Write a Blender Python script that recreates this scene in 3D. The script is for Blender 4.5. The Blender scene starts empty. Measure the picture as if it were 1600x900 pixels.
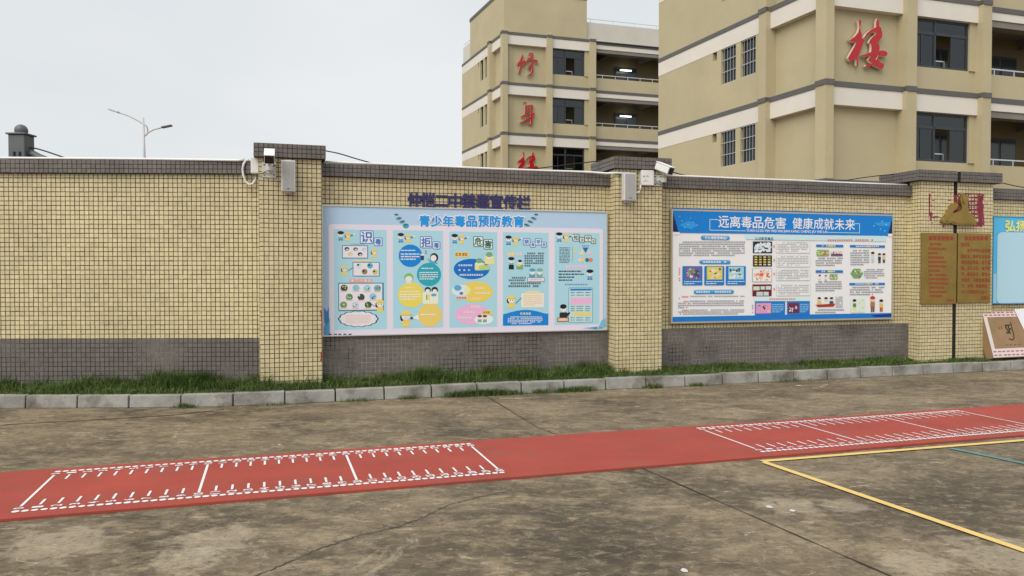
import bpy, bmesh, math, random
import numpy as np
from mathutils import Vector, Matrix
random.seed(7); rng = np.random.default_rng(11)
SC = bpy.context.scene
COL = SC.collection
# ------------------------------------------------------------------ camera
F, CX, CY, CAMH, PITCH = 1210.0, 800.0, 450.0, 1.43, math.atan(24/1210.0)
cd = bpy.data.cameras.new('camera'); cam = bpy.data.objects.new('camera', cd); COL.objects.link(cam)
cam.location = (0, 0, CAMH); cam.rotation_euler = (math.pi/2-PITCH, 0, 0)
cd.sensor_width = 36; cd.lens = 36*F/1600; cd.clip_start = .05; cd.clip_end = 3000
SC.camera = cam
# ------------------------------------------------------------------ sky, sun, exposure
SUN = Vector((-.42, -.62, .80)).normalized()
w = bpy.data.worlds.new('World'); SC.world = w; w.use_nodes = True
nt = w.node_tree; bg = nt.nodes['Background']
sky = nt.nodes.new('ShaderNodeTexSky'); sky.sky_type = 'NISHITA'; sky.sun_disc = False
sky.sun_elevation = math.asin(SUN.z); sky.sun_rotation = math.atan2(SUN.x, SUN.y)
sky.air_density = 1.0; sky.dust_density = 4.0
tc = nt.nodes.new('ShaderNodeTexCoord'); mp = nt.nodes.new('ShaderNodeMapping'); mp.inputs['Scale'].default_value = (1, 1, 2.6)
nz = nt.nodes.new('ShaderNodeTexNoise'); nz.inputs['Scale'].default_value = 1.5; nz.inputs['Detail'].default_value = 4; nz.inputs['Roughness'].default_value = .45
rp = nt.nodes.new('ShaderNodeValToRGB')
rp.color_ramp.elements[0].position = .33; rp.color_ramp.elements[0].color = (4.05, 4.30, 4.48, 1)
rp.color_ramp.elements[1].position = .66; rp.color_ramp.elements[1].color = (5.1, 5.2, 5.22, 1)
mx = nt.nodes.new('ShaderNodeMixRGB'); mx.inputs[0].default_value = .93
L = nt.links.new
L(tc.outputs['Generated'], mp.inputs[0]); L(mp.outputs[0], nz.inputs['Vector']); L(nz.outputs['Fac'], rp.inputs[0])
L(sky.outputs[0], mx.inputs[1]); L(rp.outputs[0], mx.inputs[2]); L(mx.outputs[0], bg.inputs[0])
bg.inputs[1].default_value = .1
sl = bpy.data.lights.new('sun', 'SUN'); so = bpy.data.objects.new('sun', sl); COL.objects.link(so)
sl.energy = 1.5; sl.angle = math.radians(55); sl.color = (1, .955, .88)
so.rotation_euler = SUN.to_track_quat('Z', 'Y').to_euler()
vs = SC.view_settings; vs.view_transform = 'Standard'; vs.look = 'None'; vs.exposure = .76; vs.gamma = 1; vs.use_curve_mapping = False

# ------------------------------------------------------------------ pixel -> place
_f = Vector((0, math.cos(PITCH), -math.sin(PITCH))); _u = Vector((0, math.sin(PITCH), math.cos(PITCH)))
def ray(x, y): return Vector(((x-CX)/F, 0, 0)) + _f + _u*((CY-y)/F)
CAMP = Vector((0, 0, CAMH))
def ground(x, y, z=0.0):
    d = ray(x, y); t = (z-CAMH)/d.z; return CAMP + d*t
class Plane:                                             # an upright plane: a point, its horizontal direction, its normal
    def __init__(s, p, ang):
        s.p = Vector((p[0], p[1], 0)); s.U = Vector((math.cos(ang), math.sin(ang), 0)); s.N = Vector((math.sin(ang), -math.cos(ang), 0))
    def off(s, d): q = Plane((0, 0), 0); q.p = s.p+s.N*d; q.U = s.U; q.N = s.N; return q
    def hit(s, x, y):
        d = ray(x, y); t = (s.p-CAMP).dot(s.N)/d.dot(s.N); return CAMP + d*t
    def uz(s, x, y): h = s.hit(x, y); return (h-s.p).dot(s.U), h.z
    def at(s, u, z, n=0.0): return s.p + s.U*u + s.N*n + Vector((0, 0, z))

# ------------------------------------------------------------------ materials
def lin(c): return tuple(((v/255)/12.92 if v/255 < .04045 else ((v/255+.055)/1.055)**2.4) for v in c)
MATS = {}
def mat(name, col, rough=.6, var=.0, scale=5.0, bump=0.0, bscale=60.0, metal=0.0, island=0.0, spec=.5, stain=None, coat=0.0, emit=None):
    if name in MATS: return MATS[name]
    m = bpy.data.materials.new(name); m.use_nodes = True; t = m.node_tree; b = t.nodes['Principled BSDF']
    b.inputs['Roughness'].default_value = rough; b.inputs['Metallic'].default_value = metal; b.inputs['Specular IOR Level'].default_value = spec
    b.inputs['Coat Weight'].default_value = coat
    b.inputs['Base Color'].default_value = (*col, 1)
    if emit: b.inputs['Emission Color'].default_value = (*emit[0], 1); b.inputs['Emission Strength'].default_value = emit[1]
    co = t.nodes.new('ShaderNodeTexCoord')
    last = None
    def rgb(c): n = t.nodes.new('ShaderNodeRGB'); n.outputs[0].default_value = (*c, 1); return n.outputs[0]
    def mul(a, fac):
        n = t.nodes.new('ShaderNodeMixRGB'); n.blend_type = 'MULTIPLY'; n.inputs[0].default_value = 1
        t.links.new(a, n.inputs[1]); t.links.new(fac, n.inputs[2]); return n.outputs[0]
    def ramp(src, lo, hi, p0=.3, p1=.7):
        n = t.nodes.new('ShaderNodeValToRGB'); e = n.color_ramp.elements
        e[0].position = p0; e[1].position = p1; e[0].color = (lo, lo, lo, 1); e[1].color = (hi, hi, hi, 1); t.links.new(src, n.inputs[0]); return n.outputs[0]
    def noise(sc, det=5, ro=.6):
        n = t.nodes.new('ShaderNodeTexNoise'); n.inputs['Scale'].default_value = sc; n.inputs['Detail'].default_value = det; n.inputs['Roughness'].default_value = ro
        t.links.new(co.outputs['Object'], n.inputs['Vector']); return n.outputs['Fac']
    last = rgb(col)
    if var: last = mul(last, ramp(noise(scale), 1-var, 1+var*.6))
    if island:
        g = t.nodes.new('ShaderNodeNewGeometry'); last = mul(last, ramp(g.outputs['Random Per Island'], 1-island, 1+island*.6, 0, 1))
    if stain:                                            # (colour, noise scale, from, to)
        n = t.nodes.new('ShaderNodeMixRGB'); t.links.new(ramp(noise(stain[1], 8, .65), 0, 1, stain[2], stain[3]), n.inputs[0])
        t.links.new(last, n.inputs[1]); n.inputs[2].default_value = (*stain[0], 1); last = n.outputs[0]
    t.links.new(last, b.inputs['Base Color'])
    if bump:
        bn = t.nodes.new('ShaderNodeBump'); bn.inputs['Strength'].default_value = bump; bn.inputs['Distance'].default_value = .01
        t.links.new(noise(bscale, 4), bn.inputs['Height']); t.links.new(bn.outputs[0], b.inputs['Normal'])
    MATS[name] = m; return m
def flat(c, g=1.06, rough=.45):                           # printed ink of a given display colour
    c = tuple(int(v) for v in c); return mat('ink_%d_%d_%d' % c, tuple(min(.84, v*g) for v in lin(c)), rough, spec=.3)

M = dict(
 tile=mat('cream_tile', (.655, .565, .335), .32, .12, 1.1, .0, island=.10, stain=((.50, .385, .22), 2.2, .58, .85)),
 grout=mat('dark_grout', (.085, .062, .035), .95, .5, 6),
 ptile=mat('grey_tile', (.155, .138, .124), .42, .16, 2.0, island=.12, stain=((.17, .155, .14), 5, .58, .8)),
 pgrout=mat('grey_grout_dark', (.055, .045, .038), .95, .4, 3, stain=((.26, .24, .21), 1.3, .50, .62)),
 pgrout2=mat('grey_grout_pale', (.04, .033, .028), .95, .3, 3, stain=((.34, .32, .28), 1.5, .40, .52)),
 ctile=mat('coping_tile', (.150, .131, .119), .45, .16, 2.5, island=.13),
 cgrout=mat('coping_grout', (.045, .038, .033), .95, .3, 4),
 kerb=mat('kerb_stone', (.32, .312, .285), .85, .3, 4, .6, 60, stain=((.105, .09, .066), 3.0, .48, .68)),
 soil=mat('soil', (.07, .055, .035), .95, .4, 9, .8, 60),
 white=mat('white_plastic', (.78, .78, .77), .4, .04, 8),
 offwhite=mat('off_white_paint', (.62, .61, .58), .45, .08, 10),
 mesh=mat('grey_speaker_mesh', (.40, .40, .395), .55, .05, 30, .5, 900),
 black=mat('black_plastic', (.012, .012, .013), .35),
 lens=mat('dark_lens', (.02, .02, .022), .08),
 cable=mat('black_rubber', (.015, .015, .015), .6),
 alu=mat('aluminium', (.66, .65, .62), .35, .05, 20, metal=.6),
 gold=mat('brushed_gold', (.36, .245, .068), .38, .16, 5, .08, 60, metal=.75),
 goldside=mat('gold_edge', (.42, .30, .10), .3, .1, 9, metal=.8),
 redink=mat('red_ink', (.36, .04, .016), .5),
 navy=mat('navy_acrylic', (.028, .024, .12), .3, .1, 8),
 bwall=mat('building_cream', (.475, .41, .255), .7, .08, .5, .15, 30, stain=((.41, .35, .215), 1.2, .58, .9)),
 bwhite=mat('building_white', (.72, .67, .60), .7, .05, .8),
 bgrey=mat('building_grey', (.115, .11, .105), .7, .08, 2),
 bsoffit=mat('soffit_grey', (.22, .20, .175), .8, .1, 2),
 broof=mat('parapet_pale', (.60, .57, .50), .8, .08, .7),
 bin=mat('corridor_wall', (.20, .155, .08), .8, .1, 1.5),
 frame=mat('window_frame', (.035, .04, .047), .4),
 steel=mat('stainless_rail', (.6, .6, .6), .3, metal=.7),
 redlac=mat('red_lacquer', (.46, .008, .012), .25, .06, 3),
 cream=mat('letter_edge', (.78, .62, .52), .5),
 lamp=mat('lit_tube', (.9, .9, .9), .5, emit=((1, 1, .96), 2.2)),
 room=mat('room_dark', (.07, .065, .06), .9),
 curtain=mat('curtain_grey', (.30, .30, .31), .9, .3, 12),
 pipegrey=mat('painted_grey_steel', (.105, .118, .120), .45, .1, 6),
 lampgrey=mat('galvanised', (.52, .52, .51), .45, .05, 8),
 card=mat('cardboard', (.30, .19, .10), .85, .14, 6, .1, 40),
 paper=mat('white_paper', (.76, .76, .80), .7, .05, 8),
 resid=mat('magenta_paint', (.23, .02, .052), .7, .25, 20),
 red=mat('red_rubber', (.36, .052, .033), .75, .16, 1.6, .35, 220, stain=((.27, .075, .055), 2.6, .52, .8)),
 mwhite=mat('white_marking', (.78, .74, .74), .6, .06, 20),
 yellow=mat('yellow_line', (.74, .52, .17), .7, .08, 8, stain=((.42, .33, .17), 11, .60, .78)),
 teal=mat('teal_line', (.09, .25, .25), .7, .15, 7, stain=((.15, .17, .14), 9, .55, .75)),
 joint=mat('joint_filler', (.025, .022, .018), .95),
 crack=mat('crack_dark', (.055, .047, .037), .95),  # plain dark brown of the thin crack strip
)
def grass_mat(name, c1, c2):
    m = bpy.data.materials.new(name); m.use_nodes = True; t = m.node_tree; b = t.nodes['Principled BSDF']
    g = t.nodes.new('ShaderNodeNewGeometry'); r = t.nodes.new('ShaderNodeValToRGB')
    r.color_ramp.elements[0].color = (*c1, 1); r.color_ramp.elements[1].color = (*c2, 1)
    e = r.color_ramp.elements.new(.93); e.color = (*c2, 1); r.color_ramp.elements[2].color = (.22, .19, .07, 1)
    t.links.new(g.outputs['Random Per Island'], r.inputs[0]); t.links.new(r.outputs[0], b.inputs['Base Color'])
    b.inputs['Roughness'].default_value = .6; b.inputs['Specular IOR Level'].default_value = .25
    return m
M['grass'] = grass_mat('grass_green', (.040, .075, .016), (.125, .185, .045))
M['leaf'] = grass_mat('weed_green', (.035, .075, .015), (.08, .15, .03))
def concrete_mat():
    m = bpy.data.materials.new('yard_concrete'); m.use_nodes = True; t = m.node_tree; b = t.nodes['Principled BSDF']; k = t.links.new
    co = t.nodes.new('ShaderNodeTexCoord')
    def noise(sc, det=8, ro=.6, rot=0, st=(1, 1, 1), dist=0):
        mpn = t.nodes.new('ShaderNodeMapping'); mpn.inputs['Rotation'].default_value = (0, 0, rot); mpn.inputs['Scale'].default_value = st
        n = t.nodes.new('ShaderNodeTexNoise'); n.inputs['Scale'].default_value = sc; n.inputs['Detail'].default_value = det; n.inputs['Roughness'].default_value = ro; n.inputs['Distortion'].default_value = dist
        k(co.outputs['Object'], mpn.inputs[0]); k(mpn.outputs[0], n.inputs['Vector']); return n.outputs['Fac']
    def ramp(src, p0, p1):
        n = t.nodes.new('ShaderNodeMapRange'); n.inputs[1].default_value = p0; n.inputs[2].default_value = p1; k(src, n.inputs[0]); return n.outputs[0]
    def mix(fac, a, c, cap=1.0):
        n = t.nodes.new('ShaderNodeMixRGB')
        if cap != 1.0:
            q = t.nodes.new('ShaderNodeMath'); q.operation = 'MULTIPLY'; q.inputs[1].default_value = cap; k(fac, q.inputs[0]); fac = q.outputs[0]
        k(fac, n.inputs[0])
        if isinstance(a, tuple): n.inputs[1].default_value = (*a, 1)
        else: k(a, n.inputs[1])
        n.inputs[2].default_value = (*c, 1); return n.outputs[0]
    def spot(px, py, r, wob=.8):                           # a patch with a ragged edge at one place in the yard
        p = ground(px, py); v = t.nodes.new('ShaderNodeVectorMath'); v.operation = 'DISTANCE'; k(co.outputs['Object'], v.inputs[0]); v.inputs[1].default_value = (p.x, p.y, 0)
        q = t.nodes.new('ShaderNodeMath'); q.operation = 'DIVIDE'; k(v.outputs['Value'], q.inputs[0]); q.inputs[1].default_value = r
        n = t.nodes.new('ShaderNodeMath'); n.operation = 'MULTIPLY_ADD'; k(noise(3.4/r**.5, 9, .68), n.inputs[0]); n.inputs[1].default_value = -2.6*wob; k(q.outputs[0], n.inputs[2])
        return ramp(n.outputs[0], -.28, -.62)
    c = mix(ramp(noise(.6, 7, .62, .3, (1, 1.4, 1)), .38, .62), (.118, .100, .072), (.205, .178, .132))      # broad tone
    c = mix(ramp(noise(.5, 10, .7, 1.1, (1, 1, 1), .6), .48, .62), c, (.070, .062, .049), .8)             # damp dark stains
    c = mix(ramp(noise(2.2, 10, .74, .25, (1, 1.7, 1), .5), .47, .66), c, (.265, .232, .172), .85)        # worn pale skin
    c = mix(ramp(noise(4.5, 10, .75, .9, (1, 1.3, 1), .3), .54, .66), c, (.085, .073, .056), .7)          # grime in the hollows
    c = mix(ramp(noise(6.5, 10, .74, .3, (1, 2.0, 1), .8), .59, .70), c, (.37, .335, .265), .8)           # scuffs
    c = mix(ramp(noise(1.1, 9, .72, 2.0, (1, 1, 1), 1.0), .63, .68), c, (.36, .33, .27), .7)              # flaked patches
    for px, py, r in ((1420, 800, .75), (1540, 770, .7), (1130, 770, .45), (1290, 668, .8), (940, 845, .6)): c = mix(spot(px, py, r, .9), c, (.070, .062, .050), .55)
    for px, py, r in ((1580, 868, .34), (335, 845, .26), (1235, 790, .2), (300, 872, .2), (90, 850, .3), (1320, 790, .16), (1430, 880, .2)): c = mix(spot(px, py, r, 1.0), c, (.38, .35, .285), .42)
    c = mix(ramp(noise(9, 10, .78, .2, (1, 1.5, 1), .4), .50, .62), c, (.29, .255, .19), .55)             # mottling
    c = mix(ramp(noise(15, 10, .78, 1.4, (1, 1, 1), .4), .53, .66), c, (.062, .052, .039), .6)
    c = mix(ramp(noise(3.1, 10, .8, .5, (1, 2.2, 1), 1.4), .60, .64), c, (.42, .385, .31), .6)            # chipped cement skin
    c = mix(ramp(noise(24, 8, .8, .2, (1, 1.6, 1)), .58, .68), c, (.40, .36, .29), .5)
    c = mix(ramp(noise(34, 5, .75), .52, .80), c, (.06, .052, .04), .7)                                   # grit
    gm = t.nodes.new('ShaderNodeGamma'); gm.inputs[1].default_value = 1.32; k(c, gm.inputs[0])
    ml = t.nodes.new('ShaderNodeMixRGB'); ml.blend_type = 'MULTIPLY'; ml.inputs[0].default_value = 1; k(gm.outputs[0], ml.inputs[1]); ml.inputs[2].default_value = (1.86, 1.76, 1.69, 1); c = ml.outputs[0]
    k(c, b.inputs['Base Color']); b.inputs['Roughness'].default_value = .88; b.inputs['Specular IOR Level'].default_value = .3
    bn = t.nodes.new('ShaderNodeBump'); bn.inputs['Strength'].default_value = .4; bn.inputs['Distance'].default_value = .006
    k(noise(45, 6, .7), bn.inputs['Height']); k(bn.outputs[0], b.inputs['Normal'])
    return m
M['concrete'] = concrete_mat()
def glass_mat():
    m = bpy.data.materials.new('dark_glass'); m.use_nodes = True; t = m.node_tree
    for n in list(t.nodes):
        if n.type != 'OUTPUT_MATERIAL': t.nodes.remove(n)
    out = [n for n in t.nodes if n.type == 'OUTPUT_MATERIAL'][0]
    g = t.nodes.new('ShaderNodeBsdfGlossy'); g.inputs['Roughness'].default_value = .03; g.inputs['Color'].default_value = (.75, .8, .82, 1)
    tr = t.nodes.new('ShaderNodeBsdfTransparent'); tr.inputs['Color'].default_value = (.33, .37, .37, 1)
    fr = t.nodes.new('ShaderNodeFresnel'); fr.inputs['IOR'].default_value = 1.75
    mxs = t.nodes.new('ShaderNodeMixShader'); t.links.new(fr.outputs[0], mxs.inputs[0]); t.links.new(tr.outputs[0], mxs.inputs[1]); t.links.new(g.outputs[0], mxs.inputs[2])
    t.links.new(mxs.outputs[0], out.inputs['Surface']); return m
M['glass'] = glass_mat()

# ------------------------------------------------------------------ mesh helpers
def link(name, verts, faces, m, parent=None, smooth=False, mats=None, midx=None, kind=None):
    me = bpy.data.meshes.new(name); me.from_pydata([tuple(v) for v in verts], [], faces)
    for q in (mats or [m]): me.materials.append(q)
    if midx is not None: me.polygons.foreach_set('material_index', midx)
    if smooth: me.polygons.foreach_set('use_smooth', [True]*len(me.polygons))
    me.update(); o = bpy.data.objects.new(name, me); COL.objects.link(o)
    if parent: o.parent = parent; o.matrix_parent_inverse = parent.matrix_world.inverted() if parent.matrix_world != Matrix() else Matrix()
    if kind: o['kind'] = kind
    return o
def empty(name, loc=(0, 0, 0), parent=None):
    o = bpy.data.objects.new(name, None); COL.objects.link(o); o.location = loc; o.empty_display_size = .2
    o.matrix_world = Matrix.Translation(loc)
    if parent: o.parent = parent; o.matrix_parent_inverse = parent.matrix_world.inverted()
    return o
def tag(o, label=None, cat=None, group=None, kind=None):
    if label: o['label'] = label
    if cat: o['category'] = cat
    if group: o['group'] = group
    if kind: o['kind'] = kind
    return o
class MB:
    def __init__(s): s.v = []; s.f = []; s.mi = []
    def add(s, vs, fs, mi=0):
        b = len(s.v); s.v += [Vector(q) for q in vs]; s.f += [tuple(b+i for i in f) for f in fs]; s.mi += [mi]*len(fs)
    def hexa(s, p, mi=0):                                # 8 corners: 4 below, 4 above, same order
        s.add(p, [(3, 2, 1, 0), (4, 5, 6, 7), (0, 1, 5, 4), (1, 2, 6, 5), (2, 3, 7, 6), (3, 0, 4, 7)], mi)
    def box(s, o, X, Y, Z, mi=0):                        # corner, three edge vectors
        o, X, Y, Z = map(Vector, (o, X, Y, Z)); b = [o, o+X, o+X+Y, o+Y]; s.hexa(b+[q+Z for q in b], mi)
    def tube(s, pts, r, n=8, mi=0, caps=True):
        pts = [Vector(p) for p in pts]; rs = r if isinstance(r, (list, tuple)) else [r]*len(pts); rings = []
        for i, p in enumerate(pts):
            t = (pts[min(i+1, len(pts)-1)]-pts[max(i-1, 0)]).normalized()
            a = t.cross(Vector((0, 0, 1))) if abs(t.z) < .95 else t.cross(Vector((0, 1, 0)))
            a.normalize(); c = t.cross(a)
            rings.append([p+(a*math.cos(2*math.pi*k/n)+c*math.sin(2*math.pi*k/n))*rs[i] for k in range(n)])
        fs = [(i*n+k, i*n+(k+1) % n, (i+1)*n+(k+1) % n, (i+1)*n+k) for i in range(len(pts)-1) for k in range(n)]
        if caps: fs += [tuple(range(n))[::-1], tuple(range((len(pts)-1)*n, len(pts)*n))]
        s.add([q for g in rings for q in g], fs, mi)
    def lathe(s, c, prof, n=20, mi=0):
        c = Vector(c); vs = [c+Vector((r*math.cos(2*math.pi*k/n), r*math.sin(2*math.pi*k/n), z)) for r, z in prof for k in range(n)]
        fs = [(i*n+k, i*n+(k+1) % n, (i+1)*n+(k+1) % n, (i+1)*n+k) for i in range(len(prof)-1) for k in range(n)]
        s.add(vs, fs, mi)
    def build(s, name, m, parent=None, smooth=False, mats=None, kind=None):
        return link(name, s.v, s.f, m, parent, smooth, mats, s.mi if mats else None, kind)
def bevel(o, wdt=.005, seg=2):
    md = o.modifiers.new('bevel', 'BEVEL'); md.width = wdt; md.segments = seg; md.limit_method = 'ANGLE'; return o

# tiles laid on an upright rectangle: real raised pieces joined into one mesh, the body behind is the grout
def tiles(name, org, U, N, W, H, m, parent, pitch=.052, gap=.0068, th=.004, jit=.0007):
    nx = max(1, round(W/pitch)); nz = max(1, round(H/pitch)); px, pz = W/nx, H/nz
    org, U, N = (np.array(q) for q in (org, U, N)); Z = np.array((0, 0, 1.))
    i, j = np.meshgrid(np.arange(nx), np.arange(nz)); i = i.ravel(); j = j.ravel(); n = len(i)
    u0 = i*px+gap/2+rng.normal(0, jit, n); u1 = (i+1)*px-gap/2+rng.normal(0, jit, n)
    z0 = j*pz+gap/2+rng.normal(0, jit, n); z1 = (j+1)*pz-gap/2+rng.normal(0, jit, n)
    d = th+rng.normal(0, .0004, n); b = .0012
    def P(u, z, h): return org+np.outer(u, U)+np.outer(z, Z)+np.outer(h, N)
    zero = np.zeros(n)-.001; tl = [rng.normal(0, .0004, n) for _ in range(4)]
    V = np.stack([P(u0, z0, zero), P(u1, z0, zero), P(u1, z1, zero), P(u0, z1, zero),
                  P(u0+b, z0+b, d+tl[0]), P(u1-b, z0+b, d+tl[1]), P(u1-b, z1-b, d+tl[2]), P(u0+b, z1-b, d+tl[3])], 1).reshape(-1, 3)
    base = (np.arange(n)*8)[:, None, None]
    Fq = np.array([[4, 5, 6, 7], [0, 1, 5, 4], [1, 2, 6, 5], [2, 3, 7, 6], [3, 0, 4, 7]])[None]+base
    me = bpy.data.meshes.new(name); me.from_pydata(V.tolist(), [], Fq.reshape(-1, 4).tolist()); me.materials.append(m); me.update()
    o = bpy.data.objects.new(name, me); COL.objects.link(o); o.parent = parent; o.matrix_parent_inverse = parent.matrix_world.inverted(); o['kind'] = 'stuff'; return o

# glyph outlines as meshes, normalised to their box
_G = {}
def glyph(txt, offset=0.0):
    offset = 0.0; k = (txt, offset)
    if k not in _G:
        c = bpy.data.curves.new('t', 'FONT'); c.body = txt; c.offset = offset; c.resolution_u = 2
        o = bpy.data.objects.new('t', c); me = bpy.data.meshes.new_from_object(o)
        v = np.array([q.co[:2] for q in me.vertices]); f = [tuple(p.vertices) for p in me.polygons]
        bpy.data.objects.remove(o); bpy.data.curves.remove(c); bpy.data.meshes.remove(me)
        lo, hi = v.min(0), v.max(0); _G[k] = ((v-lo)/(hi-lo), f, (hi-lo))
    return _G[k]
def solid(outlines, depth, place, name, parent, mats):
    """closed outlines (first solid, later holes) in 2D -> slab; place(x, y, d) gives the point"""
    bm = bmesh.new(); es = []
    for ol in outlines:
        vs = [bm.verts.new((x, y, 0)) for x, y in ol]; es += [bm.edges.new((vs[i], vs[(i+1) % len(vs)])) for i in range(len(vs))]
    bmesh.ops.triangle_fill(bm, use_beauty=True, edges=es)
    bm.verts.ensure_lookup_table(); n = len(bm.verts)
    v2 = [(q.co.x, q.co.y) for q in bm.verts]; fs = [tuple(q.index for q in f.verts) for f in bm.faces]; bm.free()
    V = [place(x, y, depth) for x, y in v2]+[place(x, y, 0) for x, y in v2]
    Fc = list(fs); mi = [0]*len(fs); k = 0
    for ol in outlines:
        m_ = len(ol)
        for i in range(m_): a, b = k+i, k+(i+1) % m_; Fc.append((a, b, b+n, a+n)); mi.append(1)
        k += m_
    return link(name, V, Fc, None, parent, mats=mats, midx=mi)

# ------------------------------------------------------------------ flat boards with print
class Panel:
    """an upright rectangle found from its four corners in the photograph; print is laid in its own coordinates"""
    def __init__(s, plane, tl, tr, br, bl, out=0.0):
        q = plane.off(out); c = [q.uz(*p) for p in (tl, tr, br, bl)]
        s.pl = q; s.u0 = (c[0][0]+c[3][0])/2; s.u1 = (c[1][0]+c[2][0])/2; s.z1 = (c[0][1]+c[1][1])/2; s.z0 = (c[2][1]+c[3][1])/2
        A = []; B = []
        for (x, y), (X, Y) in zip((tl, tr, br, bl), ((0, 0), (1, 0), (1, 1), (0, 1))):
            A.append([x, y, 1, 0, 0, 0, -X*x, -X*y]); B.append(X); A.append([0, 0, 0, x, y, 1, -Y*x, -Y*y]); B.append(Y)
        s.h = np.linalg.solve(np.array(A, float), np.array(B, float)); s.W = s.u1-s.u0; s.H = s.z1-s.z0
    def st(s, x, y):
        h = s.h; w_ = h[6]*x+h[7]*y+1; return (h[0]*x+h[1]*y+h[2])/w_, (h[3]*x+h[4]*y+h[5])/w_
    def world(s, a, b, d=0.0): return s.pl.at(s.u0+a*s.W, s.z1-b*s.H, d)
class Print:
    LAY = .0005
    def __init__(s, panel, base=.001): s.p = panel; s.mb = MB(); s.mats = []; s.base = base; s.k = 0
    def mi(s, c):
        m = c if isinstance(c, bpy.types.Material) else flat(c)
        if m not in s.mats: s.mats.append(m)
        return s.mats.index(m)
    def put(s, st, faces, c, lay):
        s.k += 1; d = s.base+lay*s.LAY+(s.k % 50)*.000006
        s.mb.add([s.p.world(a, b, d) for a, b in st], faces, s.mi(c))
    def poly(s, pts, c, lay=1): s.put([s.p.st(*q) for q in pts], [tuple(range(len(pts)))], c, lay)
    def box(s, x0, y0, x1, y1):
        xc, yc = (x0+x1)/2, (y0+y1)/2
        return s.p.st(x0, yc)[0], s.p.st(xc, y0)[1], s.p.st(x1, yc)[0], s.p.st(xc, y1)[1]
    def rect(s, x0, y0, x1, y1, c, lay=1, r=0.0):
        a0, b0, a1, b1 = s.box(x0, y0, x1, y1)
        if r <= 0: s.put([(a0, b0), (a1, b0), (a1, b1), (a0, b1)], [(3, 2, 1, 0)], c, lay); return
        ra = r/(x1-x0)*(a1-a0); rb = r/(y1-y0)*(b1-b0); pts = []
        for cx, cy, t0 in ((a1-ra, b0+rb, -90), (a1-ra, b1-rb, 0), (a0+ra, b1-rb, 90), (a0+ra, b0+rb, 180)):
            for k in range(5): t_ = math.radians(t0+k*22.5); pts.append((cx+ra*math.cos(t_), cy+rb*math.sin(t_)))
        s.put(pts, [tuple(range(len(pts)))[::-1]], c, lay)
    def ell(s, cx, cy, rx, ry, c, lay=1, n=28, a0=0, a1=360):
        q0, q1, q2, q3 = s.box(cx-rx, cy-ry, cx+rx, cy+ry); full = abs(a1-a0) >= 360
        pts = [((q0+q2)/2+(q2-q0)/2*math.cos(math.radians(a0+(a1-a0)*k/n)), (q1+q3)/2+(q3-q1)/2*math.sin(math.radians(a0+(a1-a0)*k/n))) for k in range(n if full else n+1)]
        s.put(pts, [tuple(range(len(pts)))[::-1]], c, lay)
    def line(s, pts, wd, c, lay=2):
        for (x0, y0), (x1, y1) in zip(pts, pts[1:]):
            dx, dy = x1-x0, y1-y0; l_ = math.hypot(dx, dy) or 1; nx, ny = -dy/l_*wd/2, dx/l_*wd/2
            s.poly([(x0+nx, y0+ny), (x1+nx, y1+ny), (x1-nx, y1-ny), (x0-nx, y0-ny)], c, lay)
    def text(s, txt, x0, y0, x1, y1, c, lay=3, bold=.022, rot=0):
        v, f, _ = glyph(txt, bold); a0, b0, a1, b1 = s.box(x0, y0, x1, y1); ca, sa = math.cos(rot), math.sin(rot)
        asp = (s.p.W*(a1-a0))/(s.p.H*(b1-b0)) if b1 != b0 else 1
        st = []
        for x, y in v:
            X, Y = x-.5, .5-y; X, Y = X*asp, Y; X, Y = X*ca-Y*sa, X*sa+Y*ca; X /= asp
            st.append(((a0+a1)/2+X*(a1-a0), (b0+b1)/2+Y*(b1-b0)))
        db = (b1-b0)*bold; da = db*s.p.H/s.p.W                       # weight: the same outline laid again a hair to each side
        for i, (ex, ey) in enumerate(((0, 0), (1, 0), (-1, 0), (0, 1), (0, -1), (.7, .7), (-.7, .7), (.7, -.7), (-.7, -.7))[:1 if bold <= 0 else 5 if bold < .05 else 9]):
            s.put([(a+ex*da, b+ey*db) for a, b in st], f, c, lay)
    def chars(s, x0, y0, x1, y1, rows, c, lay=3, indent=0, last=.6, ch=None, fill=.62):     # lines of small print too fine to read
        rh = (y1-y0)/rows; cw = ch or rh*1.02
        for r in range(rows):
            x = x0+(indent if r == 0 else 0); xe = x1 if r < rows-1 else x0+(x1-x0)*last; yt = y0+r*rh
            while x+cw*.8 <= xe:
                if random.random() < .93:
                    q = random.random(); wj = cw*(.74+.12*random.random())
                    s.rect(x, yt+rh*.10, x+wj, yt+rh*(.10+fill*.28), c, lay); s.rect(x, yt+rh*(.10+fill*.62), x+wj, yt+rh*(.10+fill), c, lay)
                    s.rect(x+wj*q*.6, yt+rh*.1, x+wj*(q*.6+.3), yt+rh*(.1+fill), c, lay)
                x += cw
    def bars(s, x0, y0, x1, y1, rows, c, lay=3, last=.6, fill=.42, indent=0):               # still finer print: broken strips
        rh = (y1-y0)/rows
        for r in range(rows):
            x = x0+(indent if r == 0 else 0); xe = x1 if r < rows-1 else x0+(x1-x0)*last
            while x < xe-.5:
                l_ = min(xe-x, random.uniform(2.0, 6.0)); s.rect(x, y0+r*rh+rh*.2, x+l_, y0+r*rh+rh*(.2+fill), c, lay); x += l_+random.uniform(.5, 1.1)
    def build(s, name, parent): return s.mb.build(name, None, parent, mats=s.mats)

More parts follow.
